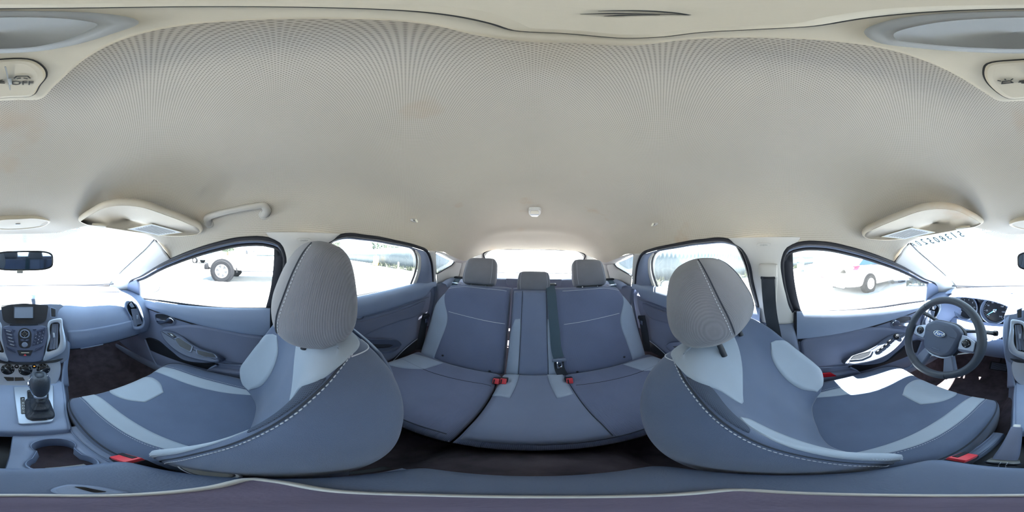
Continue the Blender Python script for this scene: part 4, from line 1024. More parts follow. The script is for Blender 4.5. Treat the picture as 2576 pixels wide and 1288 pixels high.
button([(29, 829), (39, 830), (37, 833), (33, 832)]); button([(82, 828), (92, 828), (87, 832), (84, 832)])
button([(15, 872), (36, 879), (40, 887), (20, 880)]); button([(110, 869), (89, 877), (86, 885), (105, 877)])
cl = resample([PC(*p, .874) for p in [(46, 838), (50, 829), (62, 825), (74, 829), (79, 838), (79, 852), (74, 874), (52, 874), (46, 852)]], 44, True)
pod = slab('control_pod', cl, nC, .005, 'black_plastic', cs, bev=.002)
ck = PC(62, 840, .866)
ringframe('dial_ring', [ck+.0215*(exC*math.cos(t)+eyC*math.sin(t)) for t in ang[::2]], [ck+.016*(exC*math.cos(t)+eyC*math.sin(t)) for t in ang[::2]], nC, .004, 'dark_trim', pod)
ringframe('select_ring', [ck+.0095*(exC*math.cos(t)+eyC*math.sin(t)) for t in ang[::2]], [ck+.0075*(exC*math.cos(t)+eyC*math.sin(t)) for t in ang[::2]], nC, .005, 'chrome', pod)
lathe('select_button', [(.0072, 0), (.0072, .004), (.005, .005)], ck, nC, 'black_plastic', pod, n=20)
for t in (0, 90, 180, 270):
    q = ck+.0125*(exC*math.cos(R(t))+eyC*math.sin(R(t)))+nC*.002
    lathe('arrow_mark', [(.0018, 0), (.0018, .0008)], q, nC, 'print_white', pod, n=3)
button([(50, 852), (61.5, 853), (61.5, 859), (52, 858)], 'seek_button', txt='<<', size=.006, h=.006); button([(62.5, 853), (74, 852), (72, 858), (62.5, 859)], 'seek_button', txt='>>', size=.006, h=.006)
lathe('volume_knob', [(.0125, 0), (.0125, .012), (.010, .015), (.004, .0155)], PC(62, 867, .872), nC, 'dark_trim', pod, n=28)
hz = button([(43, 881), (83, 881), (77, 894), (49, 894)], 'hazard_panel', 'black_plastic', h=.004)
slab('hazard_mark', [PC(*p, .8665) for p in [(63, 890), (59, 895), (67, 895)]], nC, .001, 'red_plastic', hz)
slab('cover_line', rounded([PC(*p, .8665) for p in [(53, 886.5), (73, 886.5), (73, 888), (53, 888)]], .0005), nC, .001, 'label_edge', hz)
# vents either side of the radio
for sg_ in (1, -1):
    K = (lambda P: np.array(P)) if sg_ > 0 else mc
    outer = resample([PC(*p, .872) for p in [(126, 806), (140, 802), (154, 801), (158, 820), (158, 885), (135, 898), (109, 907), (114, 885), (120, 850)]], 60, True)
    inner = resample([PC(*p, .872) for p in [(131, 813), (140, 811), (147.5, 812), (149.5, 830), (149, 867), (143, 878), (132, 882), (121, 885), (126, 850)]], 60, True)
    # align starting points
    v = ringframe('vent_bezel', K(outer), K(inner), nC, .008, 'silver', cs, depth=.01)
    slab('vent_throat', K(inner)-nC*.010, nC, .001, 'gloss_black', v)
    for k in range(3):
        f = (k+.7)/3.6
        a, b = PC(131+17*f, 814, .880), PC(122+26*f, 880-4*f, .880)
        V_, F_ = ribbongeo(K(np.array([a*(1-t)+b*t for t in np.linspace(0, 1, 6)])), [np.array([.5*sg_, .9, 0])]*6, .012, .0025); mesh('vent_slat', V_, F_, 'dark_trim', v, 40)
    tb_ = K(PC(135, 843, .868)); box('vent_tab', (.009, .012, .024), tuple(tb_), 'silver', v, rot=(-.46, 0, 0), r=.002)
    q = [(128, 775), (139, 779), (139, 797), (129, 796)]
    P = rounded([PC(*p, .870) for p in q], .003)
    b_ = slab('corner_button', K(P), nC, .006, 'black_plastic', cs, bev=.002)
    c4 = P.mean(0); ringframe('corner_button_rim', K(c4+(P-c4)*1.25), K(c4+(P-c4)*1.05), nC, .004, 'dash_soft', b_)
slab('lower_lip', resample([PC(*p, .880) for p in [(-34, 903), (8, 909), (62, 914), (116, 909), (158, 903), (150, 908), (116, 914), (62, 918), (8, 914), (-26, 908)]], 60, True), nC, .006, 'black_plastic', cs, bev=.002)

# climate panel
hv = thing('climate_panel', 'silver heater control panel with three round black knobs', 'controls', (.018, .62, -.56))
nH = nrm((0, -1, .62)); DH = float(np.array([0, 1, -.62])@np.array([0, .635, -.50]))
def PH(u, v, d=0.): return px(u, v, (0, 1, -.62), DH+d)
eyH = nrm(np.cross(nH, exC)); eyH = eyH if eyH[2] > 0 else -eyH
pts = [(-24, 905), (20, 911), (62, 913), (104, 911), (143, 903), (134, 968), (100, 973), (62, 974), (26, 973), (-8, 968)]
slab('fascia', resample([PH(*p) for p in pts], 70, True), nH, 0, 'silver', hv, rings=[(0, -.03), (0, .0), (.003, .003)])
for u_, v_, an in ((19.5, 929, 130), (64, 931, 155), (108.5, 928, 205)):
    c_ = PH(u_, v_, -.004)
    k = lathe('knob', [(.0265, 0), (.0265, .004), (.0245, .0055), (.0195, .0055), (.0185, .016), (.016, .018), (.002, .018)], c_, nH, 'gloss_black', hv, n=36)
    d_ = exC*math.cos(R(an))+eyH*math.sin(R(an)); p_ = -exC*math.sin(R(an))+eyH*math.cos(R(an))
    box('knob_grip', (.034, .005, .008), (0, 0, 0), 'black_plastic', k, M=frame(c_+nH*.020, d_, nH, np.cross(d_, nH)), r=.002)
    box('knob_pointer', (.009, .0012, .002), (0, 0, 0), 'print_white', k, M=frame(c_+nH*.0230+d_*.010, d_, nH, np.cross(d_, nH)), r=.0004)
    for j in range(7):
        t = R(210-40*j); lathe('scale_mark', [(.0012, 0), (.0012, .0006)], c_+nH*.0056+.0222*(exC*math.cos(t)+eyH*math.sin(t)), nH, 'print_white', k, n=8)
for u_, m_ in ((42, 'print_white'), (86, 'led_orange')):
    b_ = lathe('round_button', [(.0095, 0), (.0095, .004), (.008, .0055), (.002, .0055)], PH(u_, 922, -.003), nH, 'gloss_black', hv, n=24)
    box('button_light', (.006, .001, .0022), (0, 0, 0), m_, b_, M=frame(PH(u_, 921, -.003)+nH*.0058, exC, nH, -eyH), r=.0004)
for q in ([(9, 948), (35, 949), (35, 958), (18, 958)], [(37, 949), (58, 949), (63, 957), (37, 958)], [(100, 947), (119, 946), (110, 955), (103, 956)]):
    P = rounded([PH(*p, -.003) for p in q], .002); slab('switch', P, nH, .005, 'gloss_black', hv, bev=.0015)
# ================================================================= SEATS
class FSurf(Surf):
    def __init__(s, fn, sign=1): s.fn = fn; s.sign = sign
    def at(s, st): return np.array([s.fn(*p) for p in np.asarray(st, float)])
    def normal(s, st, e=.004): return Surf.normal(s, st, e)
def puff(name, fn, ar, br, material, parent, H=.05, p=(6, 6), n=(34, 34), both=False):
    """cushion: fn(a, b, h) -> point; crowned by H over the rectangle ar x br, closed at the back"""
    ed = lambda t, q: (max(0, 1-abs(t)**q))**(1/2.2)
    ta = np.sin(np.linspace(-1, 1, n[0])*math.pi/2); tb = np.sin(np.linspace(-1, 1, n[1])*math.pi/2)
    am, ah = (ar[0]+ar[1])/2, (ar[1]-ar[0])/2; bm_, bh = (br[0]+br[1])/2, (br[1]-br[0])/2
    V = [fn(am+ah*a, bm_+bh*b, H*ed(a, p[0])*ed(b, p[1])) for a in ta for b in tb]
    F = gridfaces(n[0], n[1])
    k = len(V); V += [fn(am+ah*a, bm_+bh*b, -H*.25*ed(a, p[0])*ed(b, p[1])) for a in ta for b in tb]
    F += [tuple(reversed([i+k for i in f])) for f in F]
    mesh_ = mesh(name, V, F, material, parent, 180)
    def top(a, b):
        return fn(a, b, H*ed((a-am)/ah, p[0])*ed((b-bm_)/bh, p[1]))
    return mesh_, FSurf(top)

def front_seat(s):
    who = 'passenger' if s > 0 else 'driver'
    cx = .367*s; k = -s; rec = R(14 if s > 0 else 26)
    Y0, Z0 = .053, -.607
    if s < 0: Z0 -= .005
    seat = thing('front_seat_unit', f'{who} seat, dark cloth with light grey inserts' + (', upright backrest' if s > 0 else ', reclined and sunlit in patches'), 'seat', (cx, .2, -.88), group='front seats')
    loc = lambda x, f, h: (cx+k*x, Y0+f*math.cos(rec)-h*math.sin(rec), Z0+h*math.cos(rec)+f*math.sin(rec))
    sg = -1 if s > 0 else 1
    ho = 0 if s > 0 else .02
    # ---- backrest
    H_ = [-.02, .03, .09, .18, .27, .35, .41, .448, .472, .480]
    W_ = [.20, .235, .250, .250, .243, .228, .205, .176, .135, .06]
    C_ = [.0, .0, .0, -.004, -.006, -.004, -.004, -.014, -.034, -.045]
    B_ = [.05, .09, .105, .088, .066, .044, .020, -.006, -.034, -.045]
    D_ = [.085, .105, .125, .138, .142, .140, .130, .112, .088, .07]
    def prof(h, w_, c, b, d):
        hp = [(0, -d), (.55*w_, -d), (.90*w_, -.9*d), (w_, -.4*d), (.995*w_, (b-.25*d*0)*.55-.01), (.91*w_, b), (.74*w_, c+(b-c)*.55), (.52*w_, c+(b-c)*.12), (.25*w_, c), (0, c)]
        return hp + [(-x, f) for x, f in hp[8:0:-1]]
    B = Surf([[loc(x, f, h) for x, f in prof(h, *q)] for h, *q in zip(H_, W_, C_, B_, D_)], cv=True, sign=sg)
    if B.normal([(4.5, 9)])[0][1] < 0: B.sign *= -1
    bo = B.build('backrest', 60, 90, 'seat_dark', seat, caps=True)
    m18 = lambda P: [(a, 18-b) for a, b in P]
    B.patch('yoke_insert', [(8.5, 1.6), (7.85, 2.5), (7.2, 3.9), (6.4, 5.0), (5.3, 6.5), (4.35, 7.2)], [(8.62, 1.8), (8.6, 6), (8.3, 9.4), (7.4, 9.9), (6.2, 9.5), (5.2, 8.8), (4.32, 7.35)], 'seat_light', bo, m=16, n=46)
    ka = [(4.5, 5.65), (4.2, 5.15), (3.4, 4.78), (2.4, 4.6), (1.3, 4.58), (.5, 4.9)]; kb_ = [(4.58, 6.05), (4.0, 6.7), (3.0, 7.0), (2.0, 6.9), (1.2, 6.5), (.48, 5.9)]
    for q in (0, 1):
        f_ = m18 if q else (lambda P: P)
        B.patch('bolster_insert', f_(ka) if not q else f_(kb_), f_(kb_) if not q else f_(ka), 'seat_light', bo, m=10, n=36)
    B.patch('mesh_panel', [(6.75, 4.4), (5.6, 4.8), (4.6, 4.92)], [(6.6, 4.8), (5.6, 5.9), (4.65, 5.7)], 'seat_mesh', bo, m=8, n=20, off=.0015)
    sm = [(7.7, 2.9), (7.2, 3.8), (6.2, 4.45), (5.0, 4.68), (3.8, 4.62), (2.4, 4.42), (1.2, 4.4), (.2, 4.75)]
    B.line('seam', sm, .0018, 'piping', bo, n=70, off=.0004)
    B.line('stitching', [(a, b-.12) for a, b in sm], .0012, 'thread', bo, n=140, off=.0012, dash=.0055)
    B.line('outer_seam', m18(sm), .0018, 'piping', bo, n=60, off=.0004)
    B.line('yoke_seam', [(7.55, 1.0), (7.75, 2.0), (7.6, 2.9)], .0012, 'thread', bo, n=30, off=.0008)
    B.line('bolster_stitching', [(2.6, 4.72), (2.1, 4.68), (1.4, 4.68), (.6, 4.95)], .0009, 'thread', bo, n=80, off=.0025, dash=.004)
    # plastic back board
    bb = [[loc(x, f-.012, h) for x, f in ((-w_*.72, -d*.96), (-w_*.4, -d*1.06), (0, -d*1.1), (w_*.4, -d*1.06), (w_*.72, -d*.96))] for h, w_, d in zip(H_[1:8], W_[1:8], D_[1:8])]
    Surf(bb).build('back_board', 24, 16, 'dark_trim', seat, thick=.006)
    # ---- headrest
    st = []
    for h, w_, d, f in ((.440, .070, .034, .006), (.446, .098, .052, .004), (.462, .122, .070, .002), (.495, .136, .082, .0), (.535, .136, .080, .0), (.580, .124, .070, .002), (.618, .103, .056, .002), (.640, .076, .039, .002), (.648, .048, .022, .002)):
        h += ho
        st.append((np.array(loc(0, f, h)), np.array(loc(w_, f, h))-np.array(loc(0, f, h)), np.array(loc(0, f+d, h))-np.array(loc(0, f, h)), 2.7))
    hd = rr('headrest', st, 'head_fabric', seat, n=48, rings=46)
    for sx in (1, -1):
        pts = []
        for h, w_, d, f in ((.450, .102, .056, .004), (.462, .122, .070, .002), (.495, .136, .082, .0), (.535, .136, .080, .0), (.580, .124, .070, .002), (.618, .103, .056, .002), (.638, .080, .042, .002)):
            h += ho
            t = R(54); ct, sn = math.cos(t), math.sin(t)
            pts.append(loc(sx*w_*1.005*abs(ct)**(2/2.7), f+d*1.008*abs(sn)**(2/2.7), h))
        P = resample(pts, 70)
        tube('seam', P, .0016, 'piping', hd, sides=6)
        nn = np.array([np.array(loc(0, .1, .5))-np.array(loc(0, 0, .5))]*70)
        pts = []
        for h, w_, d, f in ((.450, .102, .056, .004), (.462, .122, .070, .002), (.495, .136, .082, .0), (.535, .136, .080, .0), (.580, .124, .070, .002), (.618, .103, .056, .002), (.638, .080, .042, .002)):
            h += ho; t = R(49); ct, sn = math.cos(t), math.sin(t)
            pts.append(loc(sx*w_*1.006*abs(ct)**(2/2.7), f+d*1.008*abs(sn)**(2/2.7), h))
        stitches('stitching', resample(pts, 90), nn, .0045, .0009, 'thread', hd)
        tube('post', [loc(sx*.06, -.0, .42), loc(sx*.06, .002, .44), loc(sx*.06, .004, .48+ho)], .0065, 'black_plastic', seat, sides=10)
        lathe('post_guide', [(.014, -.004), (.014, .006), (.010, .010)], loc(sx*.06, -.012, .464), np.array(loc(0, 0, 1))-np.array(loc(0, 0, 0)), 'black_plastic', seat, n=18)
    # ---- cushion
    dy = 0 if s > 0 else -.004
    rows = []
    for y, w_, zt, bh, zb_ in ((.496, .12, -.665, 0, -.70), (.490, .19, -.632, .003, -.735), (.468, .228, -.604, .010, -.76), (.40, .246, -.593, .022, -.77), (.29, .25, -.602, .032, -.77), (.17, .25, -.615, .036, -.77), (.05, .24, -.627, .03, -.77), (-.07, .22, -.64, .01, -.77)):
        hp = [(0, zb_), (.6*w_, zb_), (.93*w_, zb_+.012), (w_, (zb_+zt)/2), (.995*w_, zt+bh*.45-.006), (.90*w_, zt+bh), (.72*w_, zt+bh*.6), (.50*w_, zt+bh*.16), (.24*w_, zt), (0, zt)]
        hp = hp + [(-x, z) for x, z in hp[8:0:-1]]
        rows.append([(cx+k*x, y+dy, z+(0 if s > 0 else -.006)) for x, z in hp])
    Cu = Surf(rows, cv=True, sign=sg)
    if Cu.normal([(4, 9)])[0][2] < 0: Cu.sign *= -1
    cu = Cu.build('cushion', 56, 84, 'seat_dark', seat, caps=True)
    Cu.patch('thigh_insert', [(1.5, 7.6), (2.3, 7.45), (3.1, 7.7), (3.55, 8.3)], [(1.5, 10.4), (2.3, 10.55), (3.1, 10.3), (3.55, 9.7)], 'seat_light', cu, m=12, n=20, off=.0015)
    ia = [(1.15, 5.6), (1.8, 5.5), (2.6, 5.75), (3.8, 5.9), (5, 5.95), (6.1, 6.1)]; ib = [(1.15, 6.2), (1.8, 6.45), (2.6, 6.75), (3.8, 6.85), (5, 6.7), (6.1, 6.3)]
    for q in (0, 1):
        f_ = m18 if q else (lambda P: P)
        Cu.patch('side_insert', f_(ia) if not q else f_(ib), f_(ib) if not q else f_(ia), 'seat_light', cu, m=8, n=36, off=.0015)
        Cu.line('stitching', f_([(1.9, 5.35), (2.7, 5.62), (3.8, 5.78), (5, 5.82), (6.1, 5.95)]), .0009, 'thread', cu, n=120, off=.0018, dash=.004)
        Cu.line('edge_piping', f_([(1.05, 5.0), (1.8, 4.5), (2.8, 4.25), (4, 4.2), (5.4, 4.25), (6.4, 4.3)]), .0022, 'piping', cu, n=60, off=.0008)
    Cu.line('front_seam', [(1.25, 6.4), (1.35, 7.6), (1.35, 9), (1.35, 10.4), (1.25, 11.6)], .0014, 'piping', cu, n=40, off=.0005)
    # ---- base skirt, rails
    sk = [[(cx+k*x, y, z) for x, y, z in ((.235, .40, -.76), (.240, .25, -.765), (.240, .05, -.765), (.235, -.10, -.73))], [(cx+k*x, y, z) for x, y, z in ((.245, .40, -.80), (.250, .25, -.82), (.250, .05, -.82), (.245, -.12, -.78))], [(cx+k*x, y, z) for x, y, z in ((.235, .38, -.84), (.240, .25, -.85), (.240, .05, -.85), (.235, -.12, -.82))]]
    Surf(sk).build('side_skirt', 12, 24, 'black_plastic', seat, thick=.008)
    sk2 = mir(np.array(sk)-np.array([cx, 0, 0]), -1)+np.array([cx, 0, 0])
    Surf(sk2).build('side_skirt', 12, 24, 'black_plastic', seat, thick=.008)
    for sx in (-1, 1): box('seat_rail', (.03, .62, .03), (cx+sx*.19, .16, -.868), 'black_plastic', seat, r=.004)
    box('seat_pan', (.40, .50, .06), (cx, .19, -.80), 'black_plastic', seat, r=.02)
    # buckle beside the seat
    bp = np.array([.108, .140, -.535]) if s > 0 else np.array([-.088, .158, -.535])
    bk = thing('seat_belt_buckle', f'red-topped belt buckle beside the {who} seat', 'buckle', tuple(bp), group='front belt buckles')
    d_ = nrm((0, .55, .83)); n_ = nrm((0, -.83, .55)); ex_ = np.array([1., 0, 0])
    box('body', (.026, .075, .052), (0, 0, 0), 'black_plastic', bk, M=frame(bp-d_*.03, ex_, d_, n_), r=.006)
    box('button', (.024, .020, .038), (0, 0, 0), 'red_plastic', bk, M=frame(bp+d_*.006+n_*.004, ex_, d_, n_), r=.003)
    box('slot', (.008, .003, .034), (0, 0, 0), 'rubber', bk, M=frame(bp+d_*.0165+ex_*.006*s, ex_, d_, n_), r=.001)
    tube('stem', resample([bp-d_*.06, bp-d_*.10+np.array([.0, -.01, -.01]), bp-d_*.14+np.array([0, -.03, -.03])], 10), .012, 'black_plastic', bk, sides=8, ell=.5)
for s in (1, -1): front_seat(s)

# ---- rear bench
RT = R(24); RY, RZ = -.715, -.672
def rb_map(x, h, f): return (x, RY-h*math.sin(RT)+f*math.cos(RT), RZ+h*math.cos(RT)+f*math.sin(RT))
def rear_back(name, label, x0, x1, outer):
    t = thing(name, label, 'seat back', ((x0+x1)/2, -.8, -.68))
    sgn = 1 if outer > 0 else -1
    def fn(x, h, f):
        # taper the outer top corner, slight wing at the outer edge
        o = (abs(x)-.42)/.2
        xx = x
        if abs(x) > .4: xx = x*(1-.10*sstep(.36, .55, h)*(abs(x)-.4)/.2)
        wing = .035*max(0, o)**1.5*(1-sstep(.34, .5, h))
        return rb_map(xx, h-.018*max(0, o)*sstep(.4, .54, h), f-.075+wing*(1 if f > 0 else 0))
    m_, S_ = puff('cushion', fn, (x0, x1), (0, .545), 'rear_dark', t, H=.085, p=(12, 14), n=(44, 44))
    S_.sign = -1
    if np.array(S_.normal([((x0+x1)/2, .3)]))[0][1] < 0: S_.sign *= -1
    return t, m_, S_
tR, mR, SR = rear_back('rear_bench_section', 'narrow rear seat backrest behind the passenger seat', .140, .605, 1)
tL, mL, SL = rear_back('rear_bench_section', 'wide rear seat backrest with centre section and belt', -.605, .132, -1)
for (t_, m_, S_, sg_) in ((tR, mR, SR, 1), (tL, mL, SL, -1)):
    A = [(sg_*.592, .02), (sg_*.590, .15), (sg_*.588, .30), (sg_*.575, .455)]; Bq = [(sg_*.50, .02), (sg_*.49, .15), (sg_*.482, .30), (sg_*.565, .460)]
    S_.patch('wing_insert', A, Bq, 'rear_light', m_, m=10, n=30, off=.002)
    if sg_ > 0: x_in = .155
    else: x_in = -.155
    S_.line('cross_seam', [(sg_*.485, .345), (sg_*.36, .335), (sg_*.25, .325), (x_in, .318)], .0016, 'thread', m_, n=40, off=.001)
    S_.line('top_seam', [(sg_*.57, .505), (sg_*.45, .518), (sg_*.3, .516), (sg_*.16, .512)], .0013, 'thread', m_, n=40, off=.001)
    for px_, ph in ((sg_*.455, .065), (sg_*.20, .03)):
        c_ = S_.at([(px_, ph)])[0]; lathe('anchor_button', [(.006, 0), (.006, .003), (.004, .005)], c_, S_.normal([(px_, ph)])[0], 'black_plastic', m_, n=14)
# centre section on the wide backrest
SL.patch('centre_panel', [(.125, .01), (.120, .2), (.118, .4), (.115, .515)], [(-.128, .01), (-.122, .2), (-.118, .4), (-.115, .515)], 'rear_mid', mL, m=20, n=30, off=.004)
SL.patch('centre_insert', [(.122, .012), (.118, .15), (.114, .28), (.098, .348)], [(.066, .012), (.066, .15), (.066, .28), (.070, .352)], 'rear_light', mL, m=8, n=24, off=.007)
SL.patch('centre_insert', [(-.066, .012), (-.066, .15), (-.066, .28), (-.070, .352)], [(-.124, .012), (-.118, .15), (-.114, .28), (-.098, .348)], 'rear_light', mL, m=8, n=24, off=.007)
for x in (.066, -.066): SL.line('centre_seam', [(x, .01), (x, .2), (x, .4), (x, .51)], .0014, 'piping', mL, n=40, off=.0065)
# seat-release grips on the shoulders
for sg_, t_ in ((1, tR), (-1, tL)):
    c_ = np.array(rb_map(sg_*.515, .548, -.06)); nu = np.array([0, .15, .99])
    o_ = [c_+np.array([.034*x, .016*y, .003*y]) for x, y in sell(3, 28)]; i_ = [c_+np.array([.022*x, .009*y, .002*y]) for x, y in sell(3, 28)]
    r_ = ringframe('release_bezel', o_, i_, nu, .006, 'chrome', t_)
    slab('release_button', i_, nu, .002, 'red_plastic' if sg_ > 0 else 'dark_trim', r_)
# headrests
def rear_head(t_, x, h0, h1, w_, parentname='headrest'):
    st = []
    for f, a, d in ((0, .80, .6), (.06, .95, .85), (.25, 1., 1.), (.6, .98, 1.), (.85, .93, .9), (.96, .82, .7), (1., .70, .45)):
        h = h0+(h1-h0)*f; c = np.array(rb_map(x, h, -.035)); st.append((c, np.array([w_*a, 0, 0]), (np.array(rb_map(x, h, .01))-c)*d, 4.2))
    hd = rr('headrest', st, 'head_fabric', t_, n=44, rings=30)
    for sx in (-1, 1):
        P = resample([np.array(rb_map(x+sx*w_*.80*a, h0+(h1-h0)*f, -.035+.0445*d)) for f, a, d in ((.03, .95, .8), (.25, 1., 1.), (.6, .98, 1.), (.9, .92, .86), (.985, .85, .55))], 50)
        stitches('stitching', P, P, .004, .0009, 'thread', hd)
        tube('post', [rb_map(x+sx*.05, h0-.05, -.04), rb_map(x+sx*.05, h0+.03, -.035)], .006, 'chrome', t_, sides=10)
rear_head(tR, .345, .545, .722, .110); rear_head(tL, -.345, .545, .722, .110); rear_head(tL, .004, .520, .640, .098)
# bench cushions
def rc_map(x, y, f):
    t = (y+.27)/(-.71+.27)
    z = -.640-.045*t-.045*max(0, 1-abs((y+.27)/.05))*0
    side_ = .02*max(0, (abs(x)-.40)/.22)**1.3
    front = -.035*sstep(-.34, -.262, y)
    return (x, y+ .012*0, z+f+side_*(1 if f > 0 else 0)+front*.6)
def rear_cush(name, label, x0, x1):
    t = thing(name, label, 'seat cushion', ((x0+x1)/2, -.5, -.80))
    m_, S_ = puff('cushion', rc_map, (x0, x1), (-.735, -.262), 'rear_dark', t, H=.045, p=(14, 14), n=(50, 44))
    S_.sign = 1 if np.array(S_.normal([((x0+x1)/2, -.5)]))[0][2] > 0 else -1
    box('base', ((x1-x0)*.97, .38, .13), ((x0+x1)/2, -.49, -.745), 'black_plastic', t, r=.03)
    return t, m_, S_
cR, qR, UR = rear_cush('rear_bench_cushion', 'narrow rear bench cushion on the passenger side', .148, .625)
cL, qL, UL = rear_cush('rear_bench_cushion', 'wide rear bench cushion covering the centre and driver side', -.625, .142)
UL.patch('centre_panel', [(.130, -.275), (.132, -.40), (.132, -.55), (.132, -.725)], [(-.150, -.275), (-.146, -.40), (-.142, -.55), (-.135, -.725)], 'rear_mid', qL, m=20, n=30, off=.004)
for sg_ in (1, -1):
    a_, b_ = [(.126*sg_, -.72), (.130*sg_, -.63), (.132*sg_, -.53)], [(.062*sg_, -.72), (.064*sg_, -.63), (.075*sg_, -.51)]
    UL.patch('centre_insert', a_ if sg_ > 0 else b_, b_ if sg_ > 0 else a_, 'rear_light', qL, m=6, n=16, off=.0075)
    (UR if sg_ > 0 else UL).patch('corner_insert', [(.605*sg_, -.66), (.52*sg_, -.69), (.43*sg_, -.70)], [(.61*sg_, -.46), (.54*sg_, -.50), (.46*sg_, -.58)], 'rear_light', qR if sg_ > 0 else qL, m=8, n=16, off=.002)
UL.line('centre_seam', [(-.147, -.28), (-.144, -.4), (-.14, -.55), (-.135, -.72)], .0018, 'piping', qL, n=40, off=.004)
UL.line('front_piping', [(-.61, -.285), (-.3, -.275), (0, -.275), (.12, -.28)], .002, 'piping', qL, n=60, off=.001)
UR.line('front_piping', [(.165, -.28), (.35, -.275), (.5, -.278), (.61, -.29)], .002, 'piping', qR, n=40, off=.001)
UR.line('cross_seam', [(.16, -.60), (.35, -.585), (.5, -.575), (.6, -.57)], .0014, 'piping', qR, n=40, off=.001)
UL.line('cross_seam', [(-.16, -.60), (-.35, -.585), (-.5, -.575), (-.6, -.57)], .0014, 'piping', qL, n=40, off=.001)
# rear buckles
for i, (u_, v_, lab) in enumerate(((1248, 959, 'outer red buckle at the gap behind the passenger seat'), (1266, 959, 'inner red buckle beside the centre seat panel'), (1433, 958, 'single red buckle under the hanging centre belt'))):
    p = PY(u_, v_, -.628); b = thing('rear_belt_buckle', lab, 'buckle', tuple(p), group='rear belt buckles')
    box('button', (.026, .014, .030), tuple(p), 'red_plastic', b, rot=(.5, 0, 0), r=.003)
    box('body', (.032, .03, .038), tuple(p+np.array([0, -.016, -.012])), 'black_plastic', b, rot=(.5, 0, 0), r=.004)
    box('slot', (.005, .004, .024), tuple(p+np.array([.007, .007, .003])), 'rubber', b, rot=(.5, 0, 0), r=.001)
# centre belt
bt = thing('centre_seat_belt', 'dark webbing belt hanging down over the rear backrest with a metal tongue', 'seat belt', (-.09, -.85, -.5))
P = [SL.at([(x, h)])[0]+SL.normal([(x, h)])[0]*.012 for x, h in ((-.092, .53), (-.094, .50), (-.098, .40), (-.104, .28), (-.110, .16), (-.116, .13))]
P = [np.array(rb_map(-.092, .562, -.075)), np.array(rb_map(-.092, .565, -.03))]+P
P = resample(P, 40); N_ = [np.array([0, 1, .45])]*40
V_, F_ = ribbongeo(P, N_, .050, .0025); mesh('webbing', V_, F_, 'belt_teal', bt, 50)
g_ = np.array(rb_map(-.092, .560, -.03))
ringframe('belt_guide', [g_+np.array([.040*x, .020*y, 0]) for x, y in sell(4, 28)], [g_+np.array([.030*x, .010*y, 0]) for x, y in sell(4, 28)], (0, .1, 1), .008, 'black_plastic', bt)
tg_ = SL.at([(-.116, .125)])[0]+np.array([0, .018, 0]); nb = SL.normal([(-.116, .125)])[0]; upb = nrm(np.array(rb_map(0, 1, 0))-np.array(rb_map(0, 0, 0)))
box('tongue_grip', (.066, .012, .020), (0, 0, 0), 'dark_trim', bt, M=frame(tg_, (1, 0, 0), nb, upb), r=.005)
ringframe('tongue', [tg_-upb*.028+np.array([.012*x, 0, 0])+upb*.020*y for x, y in sell(5, 24)], [tg_-upb*.034+np.array([.006*x, 0, 0])+upb*.005*y for x, y in sell(4, 24)], nb, .002, 'chrome', bt)
P = resample([SL.at([(-.116, .12)])[0]+nb*.008, SL.at([(-.118, .06)])[0]+nb*.012, SL.at([(-.13, .02)])[0]+nb*.03], 20)
V_, F_ = ribbongeo(P, [nb]*20, .046, .003); mesh('lower_webbing', V_, F_, 'belt', bt, 50)
# outer rear belts
for s in (1, -1):
    who = 'passenger' if s > 0 else 'driver'
    b = thing('rear_seat_belt', f'dark outer rear belt at the rear seat edge on the {who} side', 'seat belt', (.60*s, -.9, -.6), group='outer rear belts')
    top = [(.545*s, -1.10, -.175), (.545*s, -1.075, -.180), (.548*s, -1.05, -.200), (.552*s, -1.02, -.235)]
    V_, F_ = ribbongeo(resample(top, 16), [(0, .6, .7)]*16, .045, .003); mesh('upper_webbing', V_, F_, 'belt_teal', b, 50)
    o_ = np.array([.545*s, -1.10, -.170])
    box('belt_outlet', (.075, .03, .014), tuple(o_), 'rubber', b, r=.004)
    low = [(.622*s, -.80, -.38), (.628*s, -.79, -.44), (.632*s, -.775, -.52), (.632*s, -.76, -.60), (.628*s, -.75, -.64)]
    V_, F_ = ribbongeo(resample(low, 20), [(-s, .5, 0)]*20, .046, .004); mesh('lower_webbing', V_, F_, 'belt', b, 50)
    box('tongue_grip', (.012, .060, .02), (.616*s, -.795, -.40), 'black_plastic', b, r=.004)
    box('tongue', (.003, .024, .03), (.612*s, -.79, -.425), 'chrome', b, r=.001)
# ================================================================= CENTRE CONSOLE
con = thing('centre_console', 'grey centre console between the front seats with shifter plate, cup holders and handbrake well', 'console', (.01, .25, -.86))
def csec(y, xl, xr, zt, zb_=-.86, r=.02):
    return [(xl-.012, y, zb_), (xl-.008, y, (zt+zb_)/2), (xl, y, zt-r), (xl+r*.35, y, zt-r*.3), (xl+r, y, zt), ((xl+xr)/2, y, zt), (xr-r, y, zt), (xr-r*.35, y, zt-r*.3), (xr, y, zt-r), (xr+.008, y, (zt+zb_)/2), (xr+.012, y, zb_)]
